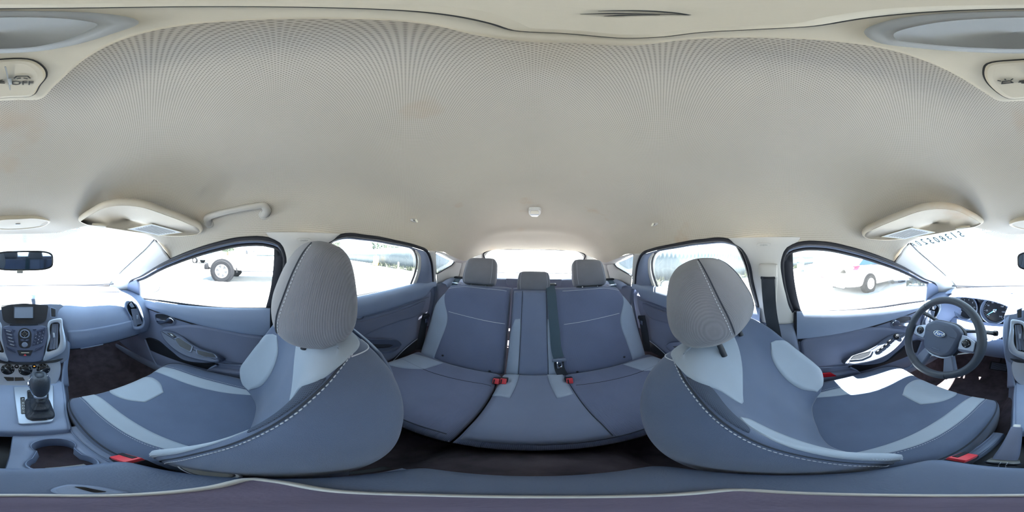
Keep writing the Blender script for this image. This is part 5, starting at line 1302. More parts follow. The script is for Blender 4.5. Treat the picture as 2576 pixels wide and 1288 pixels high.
# raised shifter block
Surf([csec(.66, -.145, .185, -.60), csec(.60, -.118, .160, -.588), csec(.50, -.100, .140, -.590), csec(.40, -.082, .118, -.592), csec(.335, -.070, .106, -.596), csec(.318, -.066, .100, -.606), csec(.312, -.060, .094, -.63)]).build('shifter_block', 36, 40, 'dash_soft', con)
pl = rounded([PZ(*p, -.588) for p in [(34, 974), (134, 969), (137, 1056), (130, 1062), (46, 1068)]], .010)
slab('shifter_plate', pl, (0, 0, 1), 0, 'silver', con, rings=[(0, -.01), (0, .002), (.002, .004)])
bo_ = rounded([PZ(*p, -.583) for p in [(69, 984), (121, 980), (123, 1050), (118, 1055), (78, 1057), (73, 1050)]], .008)
cb = bo_.mean(0)
ringframe('boot_frame', cb+(bo_-cb)*1.05, cb+(bo_-cb)*.93, (0, 0, 1), .004, 'black_plastic', con)
slab('boot_floor', cb+(bo_-cb)*.95, (0, 0, 1), .0008, 'rubber', con)
sp_ = rounded([PZ(*p, -.583) for p in [(51, 1000), (62, 999), (67, 1040), (53, 1041)]], .003)
sp = slab('gear_strip', sp_, (0, 0, 1), .002, 'gloss_black', con, bev=.0008)
for ch, v_ in zip('PRNDL', (1004, 1014, 1021, 1028, 1036)): text('gear_letter', ch, PZ(57+.09*(v_-1000), v_, -.5805), (1, 0, 0), (0, 1, 0), .0105, 'print_white', sp)
# cup-holder deck: plate with a keyhole-shaped well
ccx = .052
ring_o = []; ring_i = []
def cups(r1, r2, n=44):
    a = [(ccx+r1*math.cos(t), .262+r1*.88*math.sin(t)) for t in np.linspace(R(-38), R(218), n//2)]
    b = [(ccx-.004+r2*math.cos(t), .188+r2*.9*math.sin(t)) for t in np.linspace(R(142), R(398), n//2)]
    return a+b
inner = np.array([(x, y, -.622) for x, y in cups(.036, .042)])
outer = []
for p in inner:
    d_ = p-np.array([ccx-.01, .225, p[2]]); q = np.array([.0, .225, -.622]); m_ = max(abs(d_[0]+.03)/.10, abs(d_[1])/.105)
    outer.append(np.array([ccx-.01, .225, -.622])+d_/max(abs(d_[0])/.058, abs(d_[1])/.098, 1e-6))
outer = np.array(outer)
w1 = inner.copy(); w1[:, 2] = -.628; w2 = inner*np.array([1, 1, 0])+np.array([0, 0, -.685]); cw = w2.mean(0); w2 = cw+(w2-cw)*.93
gridobj('cup_holder', np.array([outer, outer*.5+inner*.5, inner*.97+outer*.03, inner-np.array([0, 0, .003]), w1, w2]), 'dash_soft', con, cv=True)
slab('cup_floor', w2, (0, 0, 1), .002, 'carpet', con)
ringframe('cup_rim', cw*np.array([1, 1, 0])+np.array([0, 0, -.6215])+(inner-cw*np.array([1, 1, 0])-np.array([0, 0, -.622]))*1.06, inner, (0, 0, 1), .003, 'dash_soft', con)
box('light_streak', (.05, .014, .001), (ccx, .182, -.681), 'paper', con, rot=(0, 0, .1), r=0)  # pale strip put in for the streak of light on the cup floor
# side walls and the handbrake well
Surf([csec(.335, .098, .126, -.612, r=.008), csec(.2, .100, .128, -.615, r=.008), csec(.10, .103, .126, -.618, r=.008), csec(-.12, .108, .126, -.63, r=.008)]).build('right_wall', 20, 30, 'dash_soft', con)
Surf([csec(.335, -.112, -.088, -.66, r=.008), csec(.2, -.118, -.096, -.66, r=.008), csec(.06, -.118, -.100, -.655, r=.008), csec(-.12, -.118, -.104, -.65, r=.008)]).build('left_wall', 20, 30, 'dash_soft', con)
box('tray_floor', (.22, .30, .02), (.0, .19, -.70), 'black_plastic', con, r=.004)
box('tray_divider', (.012, .20, .06), (-.012, .22, -.655), 'dash_soft', con, r=.004)
# armrest lid
arm = thing('armrest', 'padded dark armrest lid on the centre console, under the camera', 'armrest', (0, 0, -.62))
st = []
for y, w_, z in ((.128, .075, .012), (.124, .092, .022), (.10, .101, .028), (.0, .104, .030), (-.07, .100, .028), (-.10, .09, .022), (-.106, .07, .010)):
    st.append(((-.004, y, -.485), (w_, 0, 0), (0, 0, z), 4.0))
rr('lid', st, 'armrest_vinyl', arm, n=44, rings=36)
st = [((-.004, .105, -.575), (.085, 0, 0), (0, 0, .065), 5), ((-.004, .09, -.575), (.096, 0, 0), (0, 0, .068), 5), ((-.004, -.09, -.575), (.096, 0, 0), (0, 0, .068), 5), ((-.004, -.115, -.60), (.088, 0, 0), (0, 0, .06), 5)]
rr('storage_box', st, 'black_plastic', arm, n=36, rings=20)
lt = resample([PZ(*p, -.4545) for p in [(128, 1236), (140, 1226), (175, 1219), (230, 1222), (290, 1232), (325, 1240), (240, 1244), (160, 1244)]], 40, True)
la = slab('latch_plate', lt, (0, 0, 1), 0, 'door_pad', arm, rings=[(0, -.004), (0, .0), (.002, .002)])
ls_ = rounded([PZ(*p, -.452) for p in [(185, 1224), (212, 1225), (272, 1237), (240, 1240)]], .002)
slab('latch_slot', ls_, (0, 0, 1), .0006, 'gloss_black', la)
# made-up lens-shaped tray with a pale rim, filling the smeared spot below the camera
ln = resample([PZ(*p, -.4535) for p in [(54, 1246), (300, 1246), (520, 1228), (640, 1205), (700, 1212), (850, 1236), (1100, 1246), (1345, 1250), (1700, 1244), (1850, 1232), (2000, 1240), (2250, 1246)]], 60, True)
cl_ = ln.mean(0)
slab('tray_floor', cl_+(ln-cl_)*.97, (0, 0, 1), .0006, 'pad_dark', arm)
tube('tray_rim', ln, .0042, 'pillar_trim', arm, sides=8, closed=True)
# oval cap in the gap beside the armrest
ov = thing('seat_gap_cap', 'glossy oval cap in the gap beside the armrest', 'cap', (.122, .05, -.56))
oc = np.array([.119, .056, -.502]); u1 = nrm((.45, .9, 0)); u2 = nrm((.9, -.45, .3)); nn = np.cross(u1, u2); nn = nn if nn[2] > 0 else -nn
oo = np.array([oc+u1*.030*x+u2*.013*y for x, y in sell(2.2, 30)])
slab('cap', oo, nn, .006, 'console_dark', ov, bev=.003); ringframe('cap_rim', oc+(oo-oc)*1.18, oo, nn, .005, 'silver', ov)
box('bracket', (.008, .03, .16), (.113, .052, -.585), 'black_plastic', ov, r=.002)

# ---- gear selector
gk = np.array([.052, .445, -.44])
gear = thing('gear_lever', 'automatic gear selector with rounded dark knob and leather boot', 'gear lever', (.05, .44, -.58))
ax = nrm((0.0, .10, .99)); fx = np.array([1., 0, 0]); fy_ = np.cross(ax, fx)
st = []
for h, a, b in ((-.064, .014, .016), (-.052, .019, .023), (-.03, .024, .031), (-.005, .0265, .037), (.018, .0265, .037), (.032, .022, .030), (.038, .012, .018)):
    st.append((gk+ax*h, fx*a, fy_*b, 2.8))
rr('knob', st, 'leather', gear, n=32, rings=26)
for sx in (-1, 1):
    tube('chrome_strip', resample([gk+ax*h+fx*sx*a+fy_*0+np.array([0, -.006, 0]) for h, a in ((-.058, .018), (-.03, .0245), (0, .0275), (.02, .0268), (.034, .020))], 24), .0028, 'chrome', gear, sides=8)
box('release_button', (.010, .022, .018), tuple(gk+fx*-.029+ax*-.006), 'chrome', gear, r=.004)
lathe('collar', [(.018, 0), (.0185, .010), (.0165, .012)], gk-ax*.074, ax, 'silver', gear, n=24)
top_, bot_ = gk-ax*.072, np.array([cb[0], cb[1], -.583])
rows = []
for f in np.linspace(0, 1, 9):
    rad = .017+(.030*f**1.5); puffs = .004*math.sin(f*math.pi*5); c_ = top_*(1-f)+bot_*f; p_ = 2.2+2.5*f
    rows.append([c_+np.array([(rad+puffs)*x*(.78), (rad+puffs)*1.28*y*1.0, .003*math.sin(3*k)*(1-f)*f*4]) for k, (x, y) in enumerate(sell(p_, 28))])
Surf(rows, cv=True).build('boot', 40, 56, 'leather_boot', gear)
# ---- handbrake
hb = thing('handbrake', 'grey handbrake lever with silver button and wrinkled gaiter beside the cup holders', 'handbrake', (-.05, .2, -.66))
b0, b1 = np.array([-.050, .165, -.640]), np.array([-.055, .318, -.548]); d_ = nrm(b1-b0); up_ = nrm(np.cross((1, 0, 0), d_)); up_ = up_ if up_[2] > 0 else -up_
st = [(b0+d_*f, np.array([1., 0, 0])*a, up_*b, 3) for f, a, b in ((.035, .016, .013), (.06, .017, .014), (.10, .0155, .013), (.14, .0135, .012), (.168, .0115, .010), (.172, .009, .008))]
rr('grip', st, 'door_trim', hb, n=28, rings=24)
lathe('button', [(.0075, 0), (.0075, .008), (.006, .010)], b0+d_*.172, d_, 'white_plastic', hb, n=18)
rr('collar', [(b0+d_*.030, np.array([.021, 0, 0]), up_*.017, 3), (b0+d_*.042, np.array([.019, 0, 0]), up_*.0155, 3)], 'console_dark', hb, n=28, rings=4)
rows = []
for i, f in enumerate(np.linspace(0, 1, 10)):
    c_ = (b0+d_*.034)*(1-f)+np.array([-.052, .135, -.672])*f; a = .018+.022*f+.005*math.sin(i*2.3); b_ = .015+.030*f+.006*math.sin(i*2.1)
    rows.append([c_+np.array([a*x, 0, 0])+(up_*(1-f)+np.array([0, .8, .25])*f)*b_*y for x, y in sell(2.3, 26)])
Surf(rows, cv=True).build('gaiter', 40, 52, 'leather_boot', hb)
for sx in (-.004, .004):
    P = resample([np.array(rows[i][6])+np.array([sx, -.0005, .0015]) for i in range(10)], 60); stitches('stitching', P, P, .004, .0007, 'thread', hb)

# ================================================================= ROOF FITTINGS
RZ0 = .258
oc_ = thing('overhead_console', 'beige overhead console with map light switches on the headliner above the camera', 'overhead console', (-.01, .06, .26))
hH = .262
def zpl(y): return .264-.055*max(y, 0)-.02*max(y-.1, 0)
def zen(x, y, z=None):
    k = zpl(y*hH)/hH
    return np.array([CX+x*hH*k, y*hH*k, zpl(y*hH) if z is None else zpl(y*hH)+z])
bord = [(.0, .675), (.085, .668), (.125, .55), (.152, .33), (.147, .132), (.139, .074), (.128, 0), (.104, -.093), (.082, -.205), (.04, -.246), (-.06, -.252), (-.14, -.232), (-.186, -.123), (-.215, -.02), (-.232, .129), (-.238, .371), (-.209, .573), (-.18, .655), (-.09, .675)]
ob = resample([zen(x, y) for x, y in bord], 90, True)
def drop(P, dz=0.):
    P = np.array(P); 
    for p in P: p[2] = min(roof_at(p[0], p[1])[2]+.004, .285)+dz
    return P
oc0 = ob.mean(0)
lev = lambda f, dz: np.array([[q[0], q[1], (zpl(q[1])+dz) if dz <= -.01 else drop([q])[0][2]] for q in oc0+(ob-oc0)*f])
gridobj('body', np.array([lev(1.01, .0), lev(1., -.0101), lev(.97, -.016), lev(.92, -.017), lev(.6, -.018), lev(.02, -.018)]), 'console_plastic', oc_, cv=True)
# glasses compartment door behind the lights
zc = -.0185
inn_ = [zen(x, y, zc) for x, y in [(-.02, .05), (.03, .04), (.05, 0), (.054, -.05), (.046, -.13), (.030, -.176), (-.02, -.188), (-.11, -.183), (-.138, -.15), (-.146, -.10), (-.152, -.032), (-.136, .02), (-.08, .045)]]
lid = slab('compartment_lid', resample(inn_, 70, True), (0, 0, -1), .0, 'console_plastic', oc_, rings=[(0, -.004), (.0, .001), (.002, .003), (.006, .004)])
tube('lid_gap', resample(inn_, 70, True)+np.array([0, 0, -.0002]), .0012, 'print_dark', oc_, sides=5, closed=True)
# scuffs on the lid
for k, pts in enumerate(([(1460, 36), (1545, 34), (1620, 35), (1735, 38)], [(1505, 28), (1600, 27), (1680, 31), (1735, 38)], [(1520, 41), (1600, 38), (1660, 38)])):
    tube('scuff_mark', resample([PZ(*p, .264+zc-.0045) for p in pts], 20), np.interp(np.linspace(0, 1, 20), [0, .3, 1], [.0003, .0009, .0003]), 'print_dark', lid, sides=5)
# convex shape ahead of it, added for a blue-grey panorama stitching ghost
le = resample([zen(x, y, zc) for x, y in [(-.02, .062), (-.09, .068), (-.16, .085), (-.20, .13), (-.185, .20), (-.12, .275), (-.03, .31), (.05, .295), (.10, .24), (.115, .17), (.10, .10), (.05, .068)]], 60, True)
slab('stitch_ghost', le, (0, 0, -1), 0, 'console_dark', oc_, rings=[(0, -.004), (0, .002), (.002, .004), (.005, .006), (.009, .0075)], smooth=180)
# switches
sw_ = resample([zen(x, y, zc) for x, y in [(-.12, .36), (-.05, .354), (.03, .356), (.066, .405), (.081, .463), (.07, .53), (.05, .612), (-.04, .625), (-.12, .625), (-.165, .5), (-.145, .40)]], 60, True)
swo = slab('map_light_switch', sw_, (0, 0, -1), 0, 'console_plastic', oc_, rings=[(0, -.006), (0, .002), (.002, .005), (.006, .006)])
tube('switch_gap', sw_+np.array([0, 0, -.0003]), .0016, 'print_dark', oc_, sides=5, closed=True)
zs = zc-.0066
for x in (-.027,):
    box('divider', (.0012, .050, .002), tuple(zen(x, .485, zs)), 'console_dark', swo, r=.0005)
    box('divider_tab', (.0035, .012, .004), tuple(zen(x+.004, .49, zs)), 'console_dark', swo, r=.002)
text('lettering', 'OFF', zen(.014, .505, zs), (1, 0, 0), (0, -1, 0), .0105, 'print_dark', swo)
def glyph(cx_, cy_, segs, nm):
    A = Acc()
    for a, b in segs: A.add(*tubegeo([zen(cx_, cy_, zs-.0004)+np.array([a[0], -a[1], 0]), zen(cx_, cy_, zs-.0004)+np.array([b[0], -b[1], 0])], .0007, 5))
    A.build(nm, 'print_dark', swo, 60)
car_ = [((-.006, 0), (-.004, .004)), ((-.004, .004), (.004, .004)), ((.004, .004), (.006, 0)), ((-.004, -.001), (-.001, .0005)), ((.001, .0005), (.004, -.001))]
glyph(.014, .470, car_, 'door_symbol')
bulb = [((-.005, 0), (.005, 0)), ((-.004, .0005), (-.003, .004)), ((-.003, .004), (.003, .004)), ((.003, .004), (.004, .0005)), ((0, .006), (0, .008)), ((-.004, .005), (-.006, .007)), ((.004, .005), (.006, .007))]
glyph(-.105, .49, bulb, 'bulb_symbol')
glyph(-.055, .49, [((-.004, 0), (.004, 0)), ((-.003, .002), (.003, .003)), ((-.002, -.002), (.004, -.003))], 'light_symbol')

# ---- cover below the mirror mount (hexagonal lamp cover in the bulge)
hx = thing('front_lamp_cover', 'small hexagonal cover on the fabric bulge above the rear-view mirror', 'cover', (.01, .60, .1))
def onroof(u, v, off=.004):
    r_ = ray(u, v); o_ = np.array([CX, 0, 0]); P_ = G.reshape(-1, 3); t_ = (P_-o_)@r_
    dd = np.where(t_ > 0, np.linalg.norm(P_-o_-t_[:, None]*r_, axis=1), 9); i_ = int(np.argmin(dd)); return o_+r_*(t_[i_]-off)
cxp = [onroof(u, v) for u, v in [(-38, 562), (-20, 549), (10, 546), (50, 545), (85, 546), (128, 562), (120, 569), (54, 574), (-10, 572)]]
hp = resample(cxp, 48, True); hc = hp.mean(0); hn = nrm(np.cross(cxp[4]-cxp[0], cxp[7]-cxp[0])); hn = hn if hn[1] < 0 else -hn
hp = hp - np.outer((hp-hc)@hn, hn)
slab('cover', hc+(hp-hc)*.92, hn, 0, 'headliner_plain', hx, rings=[(0, -.01), (0, .002), (.002, .003)])
ringframe('cover_rim', hp*1.0, hc+(hp-hc)*.90, hn, .005, 'console_plastic', hx, depth=.01)
box('sensor', (.016, .004, .008), (0, 0, 0), 'console_dark', hx, M=frame(hc+hn*.004, (1, 0, 0), hn, np.cross((1, 0, 0), hn)), r=.001)

# ---- sun visors
def visor(s):
    who = 'passenger' if s > 0 else 'driver'
    v = thing('sun_visor', f'beige folded sun visor above the {who} side of the windscreen', 'sun visor', (.4*s, .47, .12), group='sun visors')
    # outline: unprojected onto the visor's own tilted plane
    out_ = [(197, 552), (205, 543), (225, 530), (260, 512), (300, 505), (350, 508), (420, 530), (475, 552), (508, 570), (510, 578), (500, 586), (470, 591), (415, 591), (370, 586), (300, 576), (250, 568), (215, 562)]
    Q = np.array([onroof(*p, 0.) for p in out_]); qc = Q.mean(0); nV = np.linalg.svd(Q-qc)[2][2]; nV = nV if nV[2] < 0 else -nV
    dV = float(nV@qc)+max(.0, float(((Q-qc)@nV).max()))*.6+.013
    PV = lambda u, w_: px(u, w_, nV, dV)
    P = mir(resample([PV(*p) for p in out_], 90, True), s); n_ = nV*np.array([s, 1, 1])
    vis = slab('board', P, n_, 0, 'visor_vinyl', v, rings=[(.004, -.014), (0, -.008), (-.001, -.002), (.001, .004), (.004, .007), (.008, .0088), (.011, .0092)], smooth=180)
    lb = rounded([PV(*p)+nV*.0105 for p in [(324, 570), (382, 557), (457, 578), (399, 586)]], .001)
    l_ = slab('warning_label', mir(lb, s), n_, .0006, 'paper', v)
    cc = lb.mean(0); ringframe('label_border', mir(cc+(lb-cc)*1.05, s), mir(lb, s), n_, .0012, 'label_edge', l_, depth=.0)
    A = Acc()
    q0, q1, q2, q3 = [PV(*p)+nV*.0115 for p in [(324, 570), (382, 557), (457, 578), (399, 586)]]
    for k in range(7):
        f = .16+.11*k
        a, b = (q1*(1-f)+q0*f), (q2*(1-f)+q3*f)
        V_, F_ = ribbongeo(mir([a*.9+b*.1, a*.1+b*.9], s), [n_]*2, .0028, .0003); A.add(V_, F_)
    A.build('label_lines', 'console_dark', l_)['kind'] = 'stuff'
    text('label_heading', 'AIRBAG', mir(q0*.5+q1*.5+(q3-q0)*.12, s)+n_*.001, mir(q1-q0, s)*(1 if s > 0 else 1), mir(q0-q3, s)*1.0, .008, 'print_dark', l_) if False else None
    cp = [PV(*p)+nV*.009 for p in [(232, 556), (258, 556), (273, 559), (262, 566), (245, 562)]]
    slab('clip', mir(rounded(cp, .004), s), n_, .008, 'console_plastic', v, bev=.003)
    tube('pivot_rod', mir(resample([PV(262, 561)+nV*.006, PV(240, 559)+nV*.004, PV(225, 563)-nV*.004], 10), s), .004, 'pillar_trim', v, sides=8)
for s in (1, -1): visor(s)

# ---- grab handle over the passenger door
gh = thing('grab_handle', 'pale curved grab handle above the passenger door', 'handle', (.5, .2, .15))
gp = [onroof(526, 562, -.004), onroof(522, 549, .016), onroof(545, 539, .028), onroof(590, 528, .030), onroof(635, 520, .030), onroof(664, 518, .024), onroof(671, 528, .018), onroof(665, 541, -.004)]
P = resample(gp, 60); rad = np.interp(np.linspace(0, 1, 60), [0, .1, .2, .5, .8, .9, 1], [.015, .0135, .0115, .0105, .0115, .0135, .015])
tube('grip', P, rad, 'handle_plastic', gh, sides=14, ell=.8)
for a in (gp[0], gp[-1]): lathe('mount', [(.020, -.006), (.019, .004), (.014, .008)], a, nrm((-.7, 0, -.6)), 'handle_plastic', gh, n=20)
# ---- coat hooks
for s, u_, v_ in ((1, 1041, 554), (-1, 1648, 564)):
    who = 'passenger' if s > 0 else 'driver'
    h_ = onroof(u_, v_, .004)
    k_ = thing('coat_hook', f'small ivory coat hook on the headliner above the {who} side rear door', 'coat hook', tuple(h_), group='coat hooks')
    rr('base', [(h_+np.array([.004*s, .0, .004]), np.array([.004, .022, 0]), np.array([0, 0, .010]), 2.4), (h_+np.array([-.006*s, 0, -.002]), np.array([.003, .019, 0]), np.array([0, 0, .008]), 2.4), (h_+np.array([-.010*s, 0, -.003]), np.array([.002, .012, 0]), np.array([0, 0, .004]), 2.4)], 'pillar_trim', k_, n=24, rings=8)
    tube('hook', resample([h_+np.array([-.006*s, -.010, -.002]), h_+np.array([-.016*s, -.004, -.008]), h_+np.array([-.022*s, .006, -.008]), h_+np.array([-.022*s, .013, 0.])], 16), [.005]*8+[.0045]*8, 'label_edge', k_, sides=10)
# ---- rear dome lamp
dl = thing('dome_lamp', 'small square rear dome lamp in the middle of the headliner', 'lamp', tuple(onroof(1345, 531, .0)))
dc = onroof(1345, 531, .002); dn = nrm((0, .10, -1)); e1 = np.array([1., 0, 0]); e2 = nrm(np.cross(dn, e1)); e2 = e2 if e2[1] > 0 else -e2
hxo = [(-.028, .055), (.028, .055), (.036, .035), (.036, -.02), (.022, -.055), (-.022, -.055), (-.036, -.02), (-.036, .035)]
slab('housing', rounded([dc+e1*x*.95+e2*y for x, y in hxo], .010), dn, 0, 'pillar_trim', dl, rings=[(0, -.008), (0, .008), (.003, .013), (.008, .015)])
slab('lens', rounded([dc+dn*.014+e1*x+e2*y for x, y in [(-.026, -.012), (.026, -.012), (.018, -.046), (-.018, -.046)]], .006), dn, 0, 'lamp_lens', dl, rings=[(0, -.002), (.001, .004), (.006, .006)])
slab('switch', rounded([dc+dn*.014+e1*x+e2*y for x, y in [(-.020, .044), (.020, .044), (.024, .0), (-.024, .0)]], .006), dn, .003, 'console_plastic', dl, bev=.001)

# ---- rear-view mirror
mr_ = thing('rear_view_mirror', 'wide dark rear-view mirror in front of the windscreen', 'mirror', (.012, .60, -.01))
mc_ = PY(58, 656, .60); mn = nrm((-.06, -1, -.05)); ms = nrm(np.cross((0, 0, 1), mn)); ms = -ms if ms[0] < 0 else ms; mu_ = np.cross(mn, ms); mu_ = mu_ if mu_[2] > 0 else -mu_
st = [(mc_-mn*f, ms*a, mu_*b, 3.8) for f, a, b in ((.036, .05, .014), (.03, .085, .024), (.015, .105, .032), (.004, .110, .035), (.0, .110, .035))]
rr('housing', st, 'black_plastic', mr_, n=40, rings=16)
go = [mc_+mn*.001+ms*.106*x+mu_*.031*y for x, y in sell(4, 44)]
slab('mirror_glass', go, mn, .002, 'mirror_glass', mr_)
ringframe('bezel', [mc_+ms*.112*x+mu_*.037*y for x, y in sell(4, 44)], go, mn, .004, 'black_plastic', mr_)
tube('stem', resample([mc_-mn*.03, mc_-mn*.12+np.array([0, 0, .0]), mc_-mn*.235+np.array([0, .0, .012])], 10), .009, 'black_plastic', mr_, sides=10)
lathe('mount', [(.018, -.008), (.020, .0), (.012, .006)], mc_-mn*.238+np.array([0, .0, .012]), (0, -.5, -.86), 'black_plastic', mr_, n=20)
box('dimmer_tab', (.024, .014, .014), tuple(mc_-mu_*.040-ms*.012), 'console_dark', mr_, r=.004)

# ---- driver's belt on the door pillar
for s in (-1, 1):
    who = 'passenger' if s > 0 else 'driver'
    fb = thing('front_seat_belt', f'dark front belt running down the door pillar behind the {who} seat', 'seat belt', (.6*s, -.08, -.4), group='front seat belts')
    # height adjuster
    base_ = [(.572, -.040, -.020), (.572, -.110, -.020), (.618, -.104, -.18), (.618, -.050, -.18)]
    slab('adjuster_plate', rounded(mir(base_, s), .012), (-s, 0, -.4), 0, 'pillar_trim', fb, rings=[(0, -.02), (0, .006), (.003, .009)])
    gd = np.array([.570*s, -.075, -.045])
    rr('guide_cover', [(gd+np.array([0, .034, 0]), np.array([.010, 0, 0]), np.array([0, 0, .020]), 3), (gd+np.array([-.006*s, .026, 0]), np.array([.014, 0, 0]), np.array([0, 0, .025]), 3), (gd+np.array([-.006*s, -.026, 0]), np.array([.014, 0, 0]), np.array([0, 0, .025]), 3), (gd+np.array([0, -.034, 0]), np.array([.010, 0, 0]), np.array([0, 0, .020]), 3)], 'pillar_trim', fb, n=28, rings=14)
    box('guide_slot', (.012, .052, .012), tuple(gd+np.array([-.013*s, 0, -.024])), 'rubber', fb, r=.004)
    rows = [(.556, -.075, -.065), (.562, -.074, -.10), (.586, -.070, -.20), (.612, -.058, -.30), (.628, -.040, -.42), (.634, -.018, -.56), (.636, .0, -.70)]
    V_, F_ = ribbongeo(mir(resample(rows, 40), s), [(-s, .25, .1)]*40, .047, .003); mesh('webbing', V_, F_, 'belt', fb, 50)
# ================================================================= OUTSIDE
GZ = -1.18
mat('concrete', '#9d9ea0', .9, spec=.2, grain=.5, gscale=30, vary=.06, vscale=1.5)
mat('car_white', '#e9eaea', .3, spec=.5, coat=.6, vary=.01)
mat('car_dark', '#3b4350', .3, spec=.5, coat=.6, vary=.02)
mat('car_teal', '#6f9aa0', .3, spec=.5, coat=.6, vary=.02)
mat('car_glass', '#35506f', .08, spec=.6, vary=.02)
mat('car_glass_pale', '#7d939b', .08, spec=.6, vary=.02)
mat('tyre', '#17181c', .9, spec=.08, grain=.4, gscale=60)
mat('alloy', '#cfd3d8', .3, metal=.6)
mat('tail_red', '#d23a50', .25, spec=.5)
mat('fence_metal', '#5d686f', .6, spec=.4, vary=.15, vscale=1.2)
mat('timber', '#8f8577', .85)
mat('barrel_yellow', '#e6b35c', .5)
mat('leaf', '#5d685c', .8, vary=.3, vscale=3)
mat('weeds', '#767a66', .9, vary=.3, vscale=5)
mat('bark', '#6b5b4c', .9, vary=.2)
gr = mesh('ground', [(-70, -60, GZ), (70, -60, GZ), (70, 70, GZ), (-70, 70, GZ)], [(0, 1, 2, 3)], 'concrete'); setp(gr, 'bright sunlit concrete lot around the car', kind='structure')
def wheel(c, side_, fwd, r_, parent, spokes=5, w_=.22):
    ax = nrm(side_)
    t = lathe('wheel', [(r_*.62, -.01), (r_*.66, .008), (r_*.93, .012), (r_, -.015), (r_, -w_+.02), (r_*.92, -w_), (r_*.5, -w_)], c, ax, 'tyre', parent, n=40)
    lathe('rim', [(r_*.64, .004), (r_*.60, .012), (r_*.56, -.006), (r_*.54, -.05), (.03, -.055)], c, ax, 'black_plastic', t, n=36)
    u = nrm(fwd); v = np.cross(ax, u); A = Acc()
    for k in range(spokes):
        a = 2*math.pi*k/spokes+.3; d_ = u*math.cos(a)+v*math.sin(a); p_ = -u*math.sin(a)+v*math.cos(a)
        V_, F_ = boxgeo((r_*.56, r_*(1.25/spokes), .02), .004, 1, frame(np.array(c)+d_*r_*.30+ax*.000, d_, p_, ax)); A.add(V_, F_)
    A.add(*lathegeo([(r_*.16, -.03), (r_*.16, .012), (r_*.10, .016)], c, ax, 20)); A.add(*lathegeo([(r_*.63, -.004), (r_*.63, .010), (r_*.56, .012), (r_*.55, -.02)], c, ax, 36))
    A.build('spokes', 'alloy', t)
def car(name, label, cat, P0, head, body, prof, belt, wid, wh, wr, spokes=5, glass='car_glass', group=None, extra=None, arch='tyre'):
    """P0: ground point under the rear axle middle; head: heading (x, y); prof: list of (l, z_top) lower-body silhouette; belt: greenhouse (l0,l1,l2,l3,z0,z1)"""
    f = nrm((head[0], head[1], 0)); r_ = np.array([f[1], -f[0], 0]); P0 = np.array([P0[0], P0[1], GZ])
    t = thing(name, label, cat, tuple(P0), group=group)
    L_ = lambda l, x, z: P0+f*l+r_*x+np.array([0, 0, z])
    st = []
    for l, zl, zh, wf in prof:
        st.append((L_(l, 0, (zl+zh)/2), r_*wid*wf, np.array([0, 0, (zh-zl)/2]), 5))
    rr('body', st, body, t, n=36, rings=40)
    l0, l1, l2, l3, z0, z1 = belt
    rows = []
    for fz in (0, .5, 1):
        z = z0+(z1-z0)*fz; a, b = l0+(l1-l0)*fz, l3+(l2-l3)*fz; w_ = wid*(.93-.17*fz)
        rows.append([L_(a, -w_*.9, z), L_(a+.08, -w_, z), L_(b-.25, -w_, z), L_(b, -w_*.75, z), L_(b+.05, 0, z), L_(b, w_*.75, z), L_(b-.25, w_, z), L_(a+.08, w_, z), L_(a, w_*.9, z), L_(a-.05, 0, z)])
    gridobj('cabin_glass', np.array(rows), glass, t, cv=True, smooth=30)
    ro = np.array(rows[-1]); slab('roof', rounded(ro, .08), (0, 0, 1), .06, body, t, bev=.03)
    for x in (-1, 1):
        for la, lb in ((l0+.02, l1+.05), (l3-.06, l2-.02), ((l0+l3)/2, (l1+l2)/2)):
            V_, F_ = ribbongeo([L_(la, x*wid*.935, z0), L_(lb, x*wid*.77, z1)], [r_*x]*2, .09, .02); mesh('pillar', V_, F_, body, t, 40)
    for l in (0, wh):
        for x in (-1, 1):
            c = L_(l, x*(wid*.985+.032), wr)
            lathe('wheel_arch', [(wr*1.17, -.16), (wr*1.17, -.004), (wr*1.12, .004)], c, r_*x, arch, t, n=36)
            wheel(L_(l, x*(wid*.985+.045), wr), r_*x, f, wr, t, spokes)
    if extra: extra(t, L_, f, r_)
    return t
def truck_x(t, L_, f, r_):
    box('bumper', (1.75, .22, .26), (0, 0, 0), 'tyre', t, M=frame(L_(4.02, 0, .62), r_, f, (0, 0, 1)), r=.05)
    box('winch_mount', (1.2, .2, .16), (0, 0, 0), 'tyre', t, M=frame(L_(4.14, 0, .55), r_, f, (0, 0, 1)), r=.03)
    for x in (-1, 1):
        box('side_step', (.10, 1.7, .04), (0, 0, 0), 'black_plastic', t, M=frame(L_(1.55, x*.96, .48), r_, f, (0, 0, 1)), r=.015)
        box('mud_flap', (.22, .03, .22), (0, 0, 0), 'tyre', t, M=frame(L_(2.62, x*.84, .50), r_, f, (0, 0, 1)), r=.01)
        box('door_mirror', (.18, .10, .18), (0, 0, 0), 'black_plastic', t, M=frame(L_(2.15, x*1.02, 1.25), r_, f, (0, 0, 1)), r=.04)
        box('headlamp', (.25, .06, .2), (0, 0, 0), 'lamp_lens', t, M=frame(L_(3.93, x*.7, .98), r_, f, (0, 0, 1)), r=.03)
car('pickup_truck', 'white off-road truck parked beyond the passenger window, black front bumper', 'truck', (7.42, -.95), (0, 1), 'car_white',
    [(-1.0, .55, .95, .80), (-.95, .50, 1.10, .92), (-.5, .48, 1.14, .97), (1, .46, 1.15, .98), (2.3, .46, 1.16, .98), (2.6, .46, 1.14, .98), (3.6, .50, 1.08, .96), (3.9, .55, 1.02, .90), (3.96, .62, .95, .80)],
    (-.75, -.45, 1.3, 2.05, 1.13, 1.60), .93, 3.26, .455, 6, 'car_glass_pale', extra=truck_x)
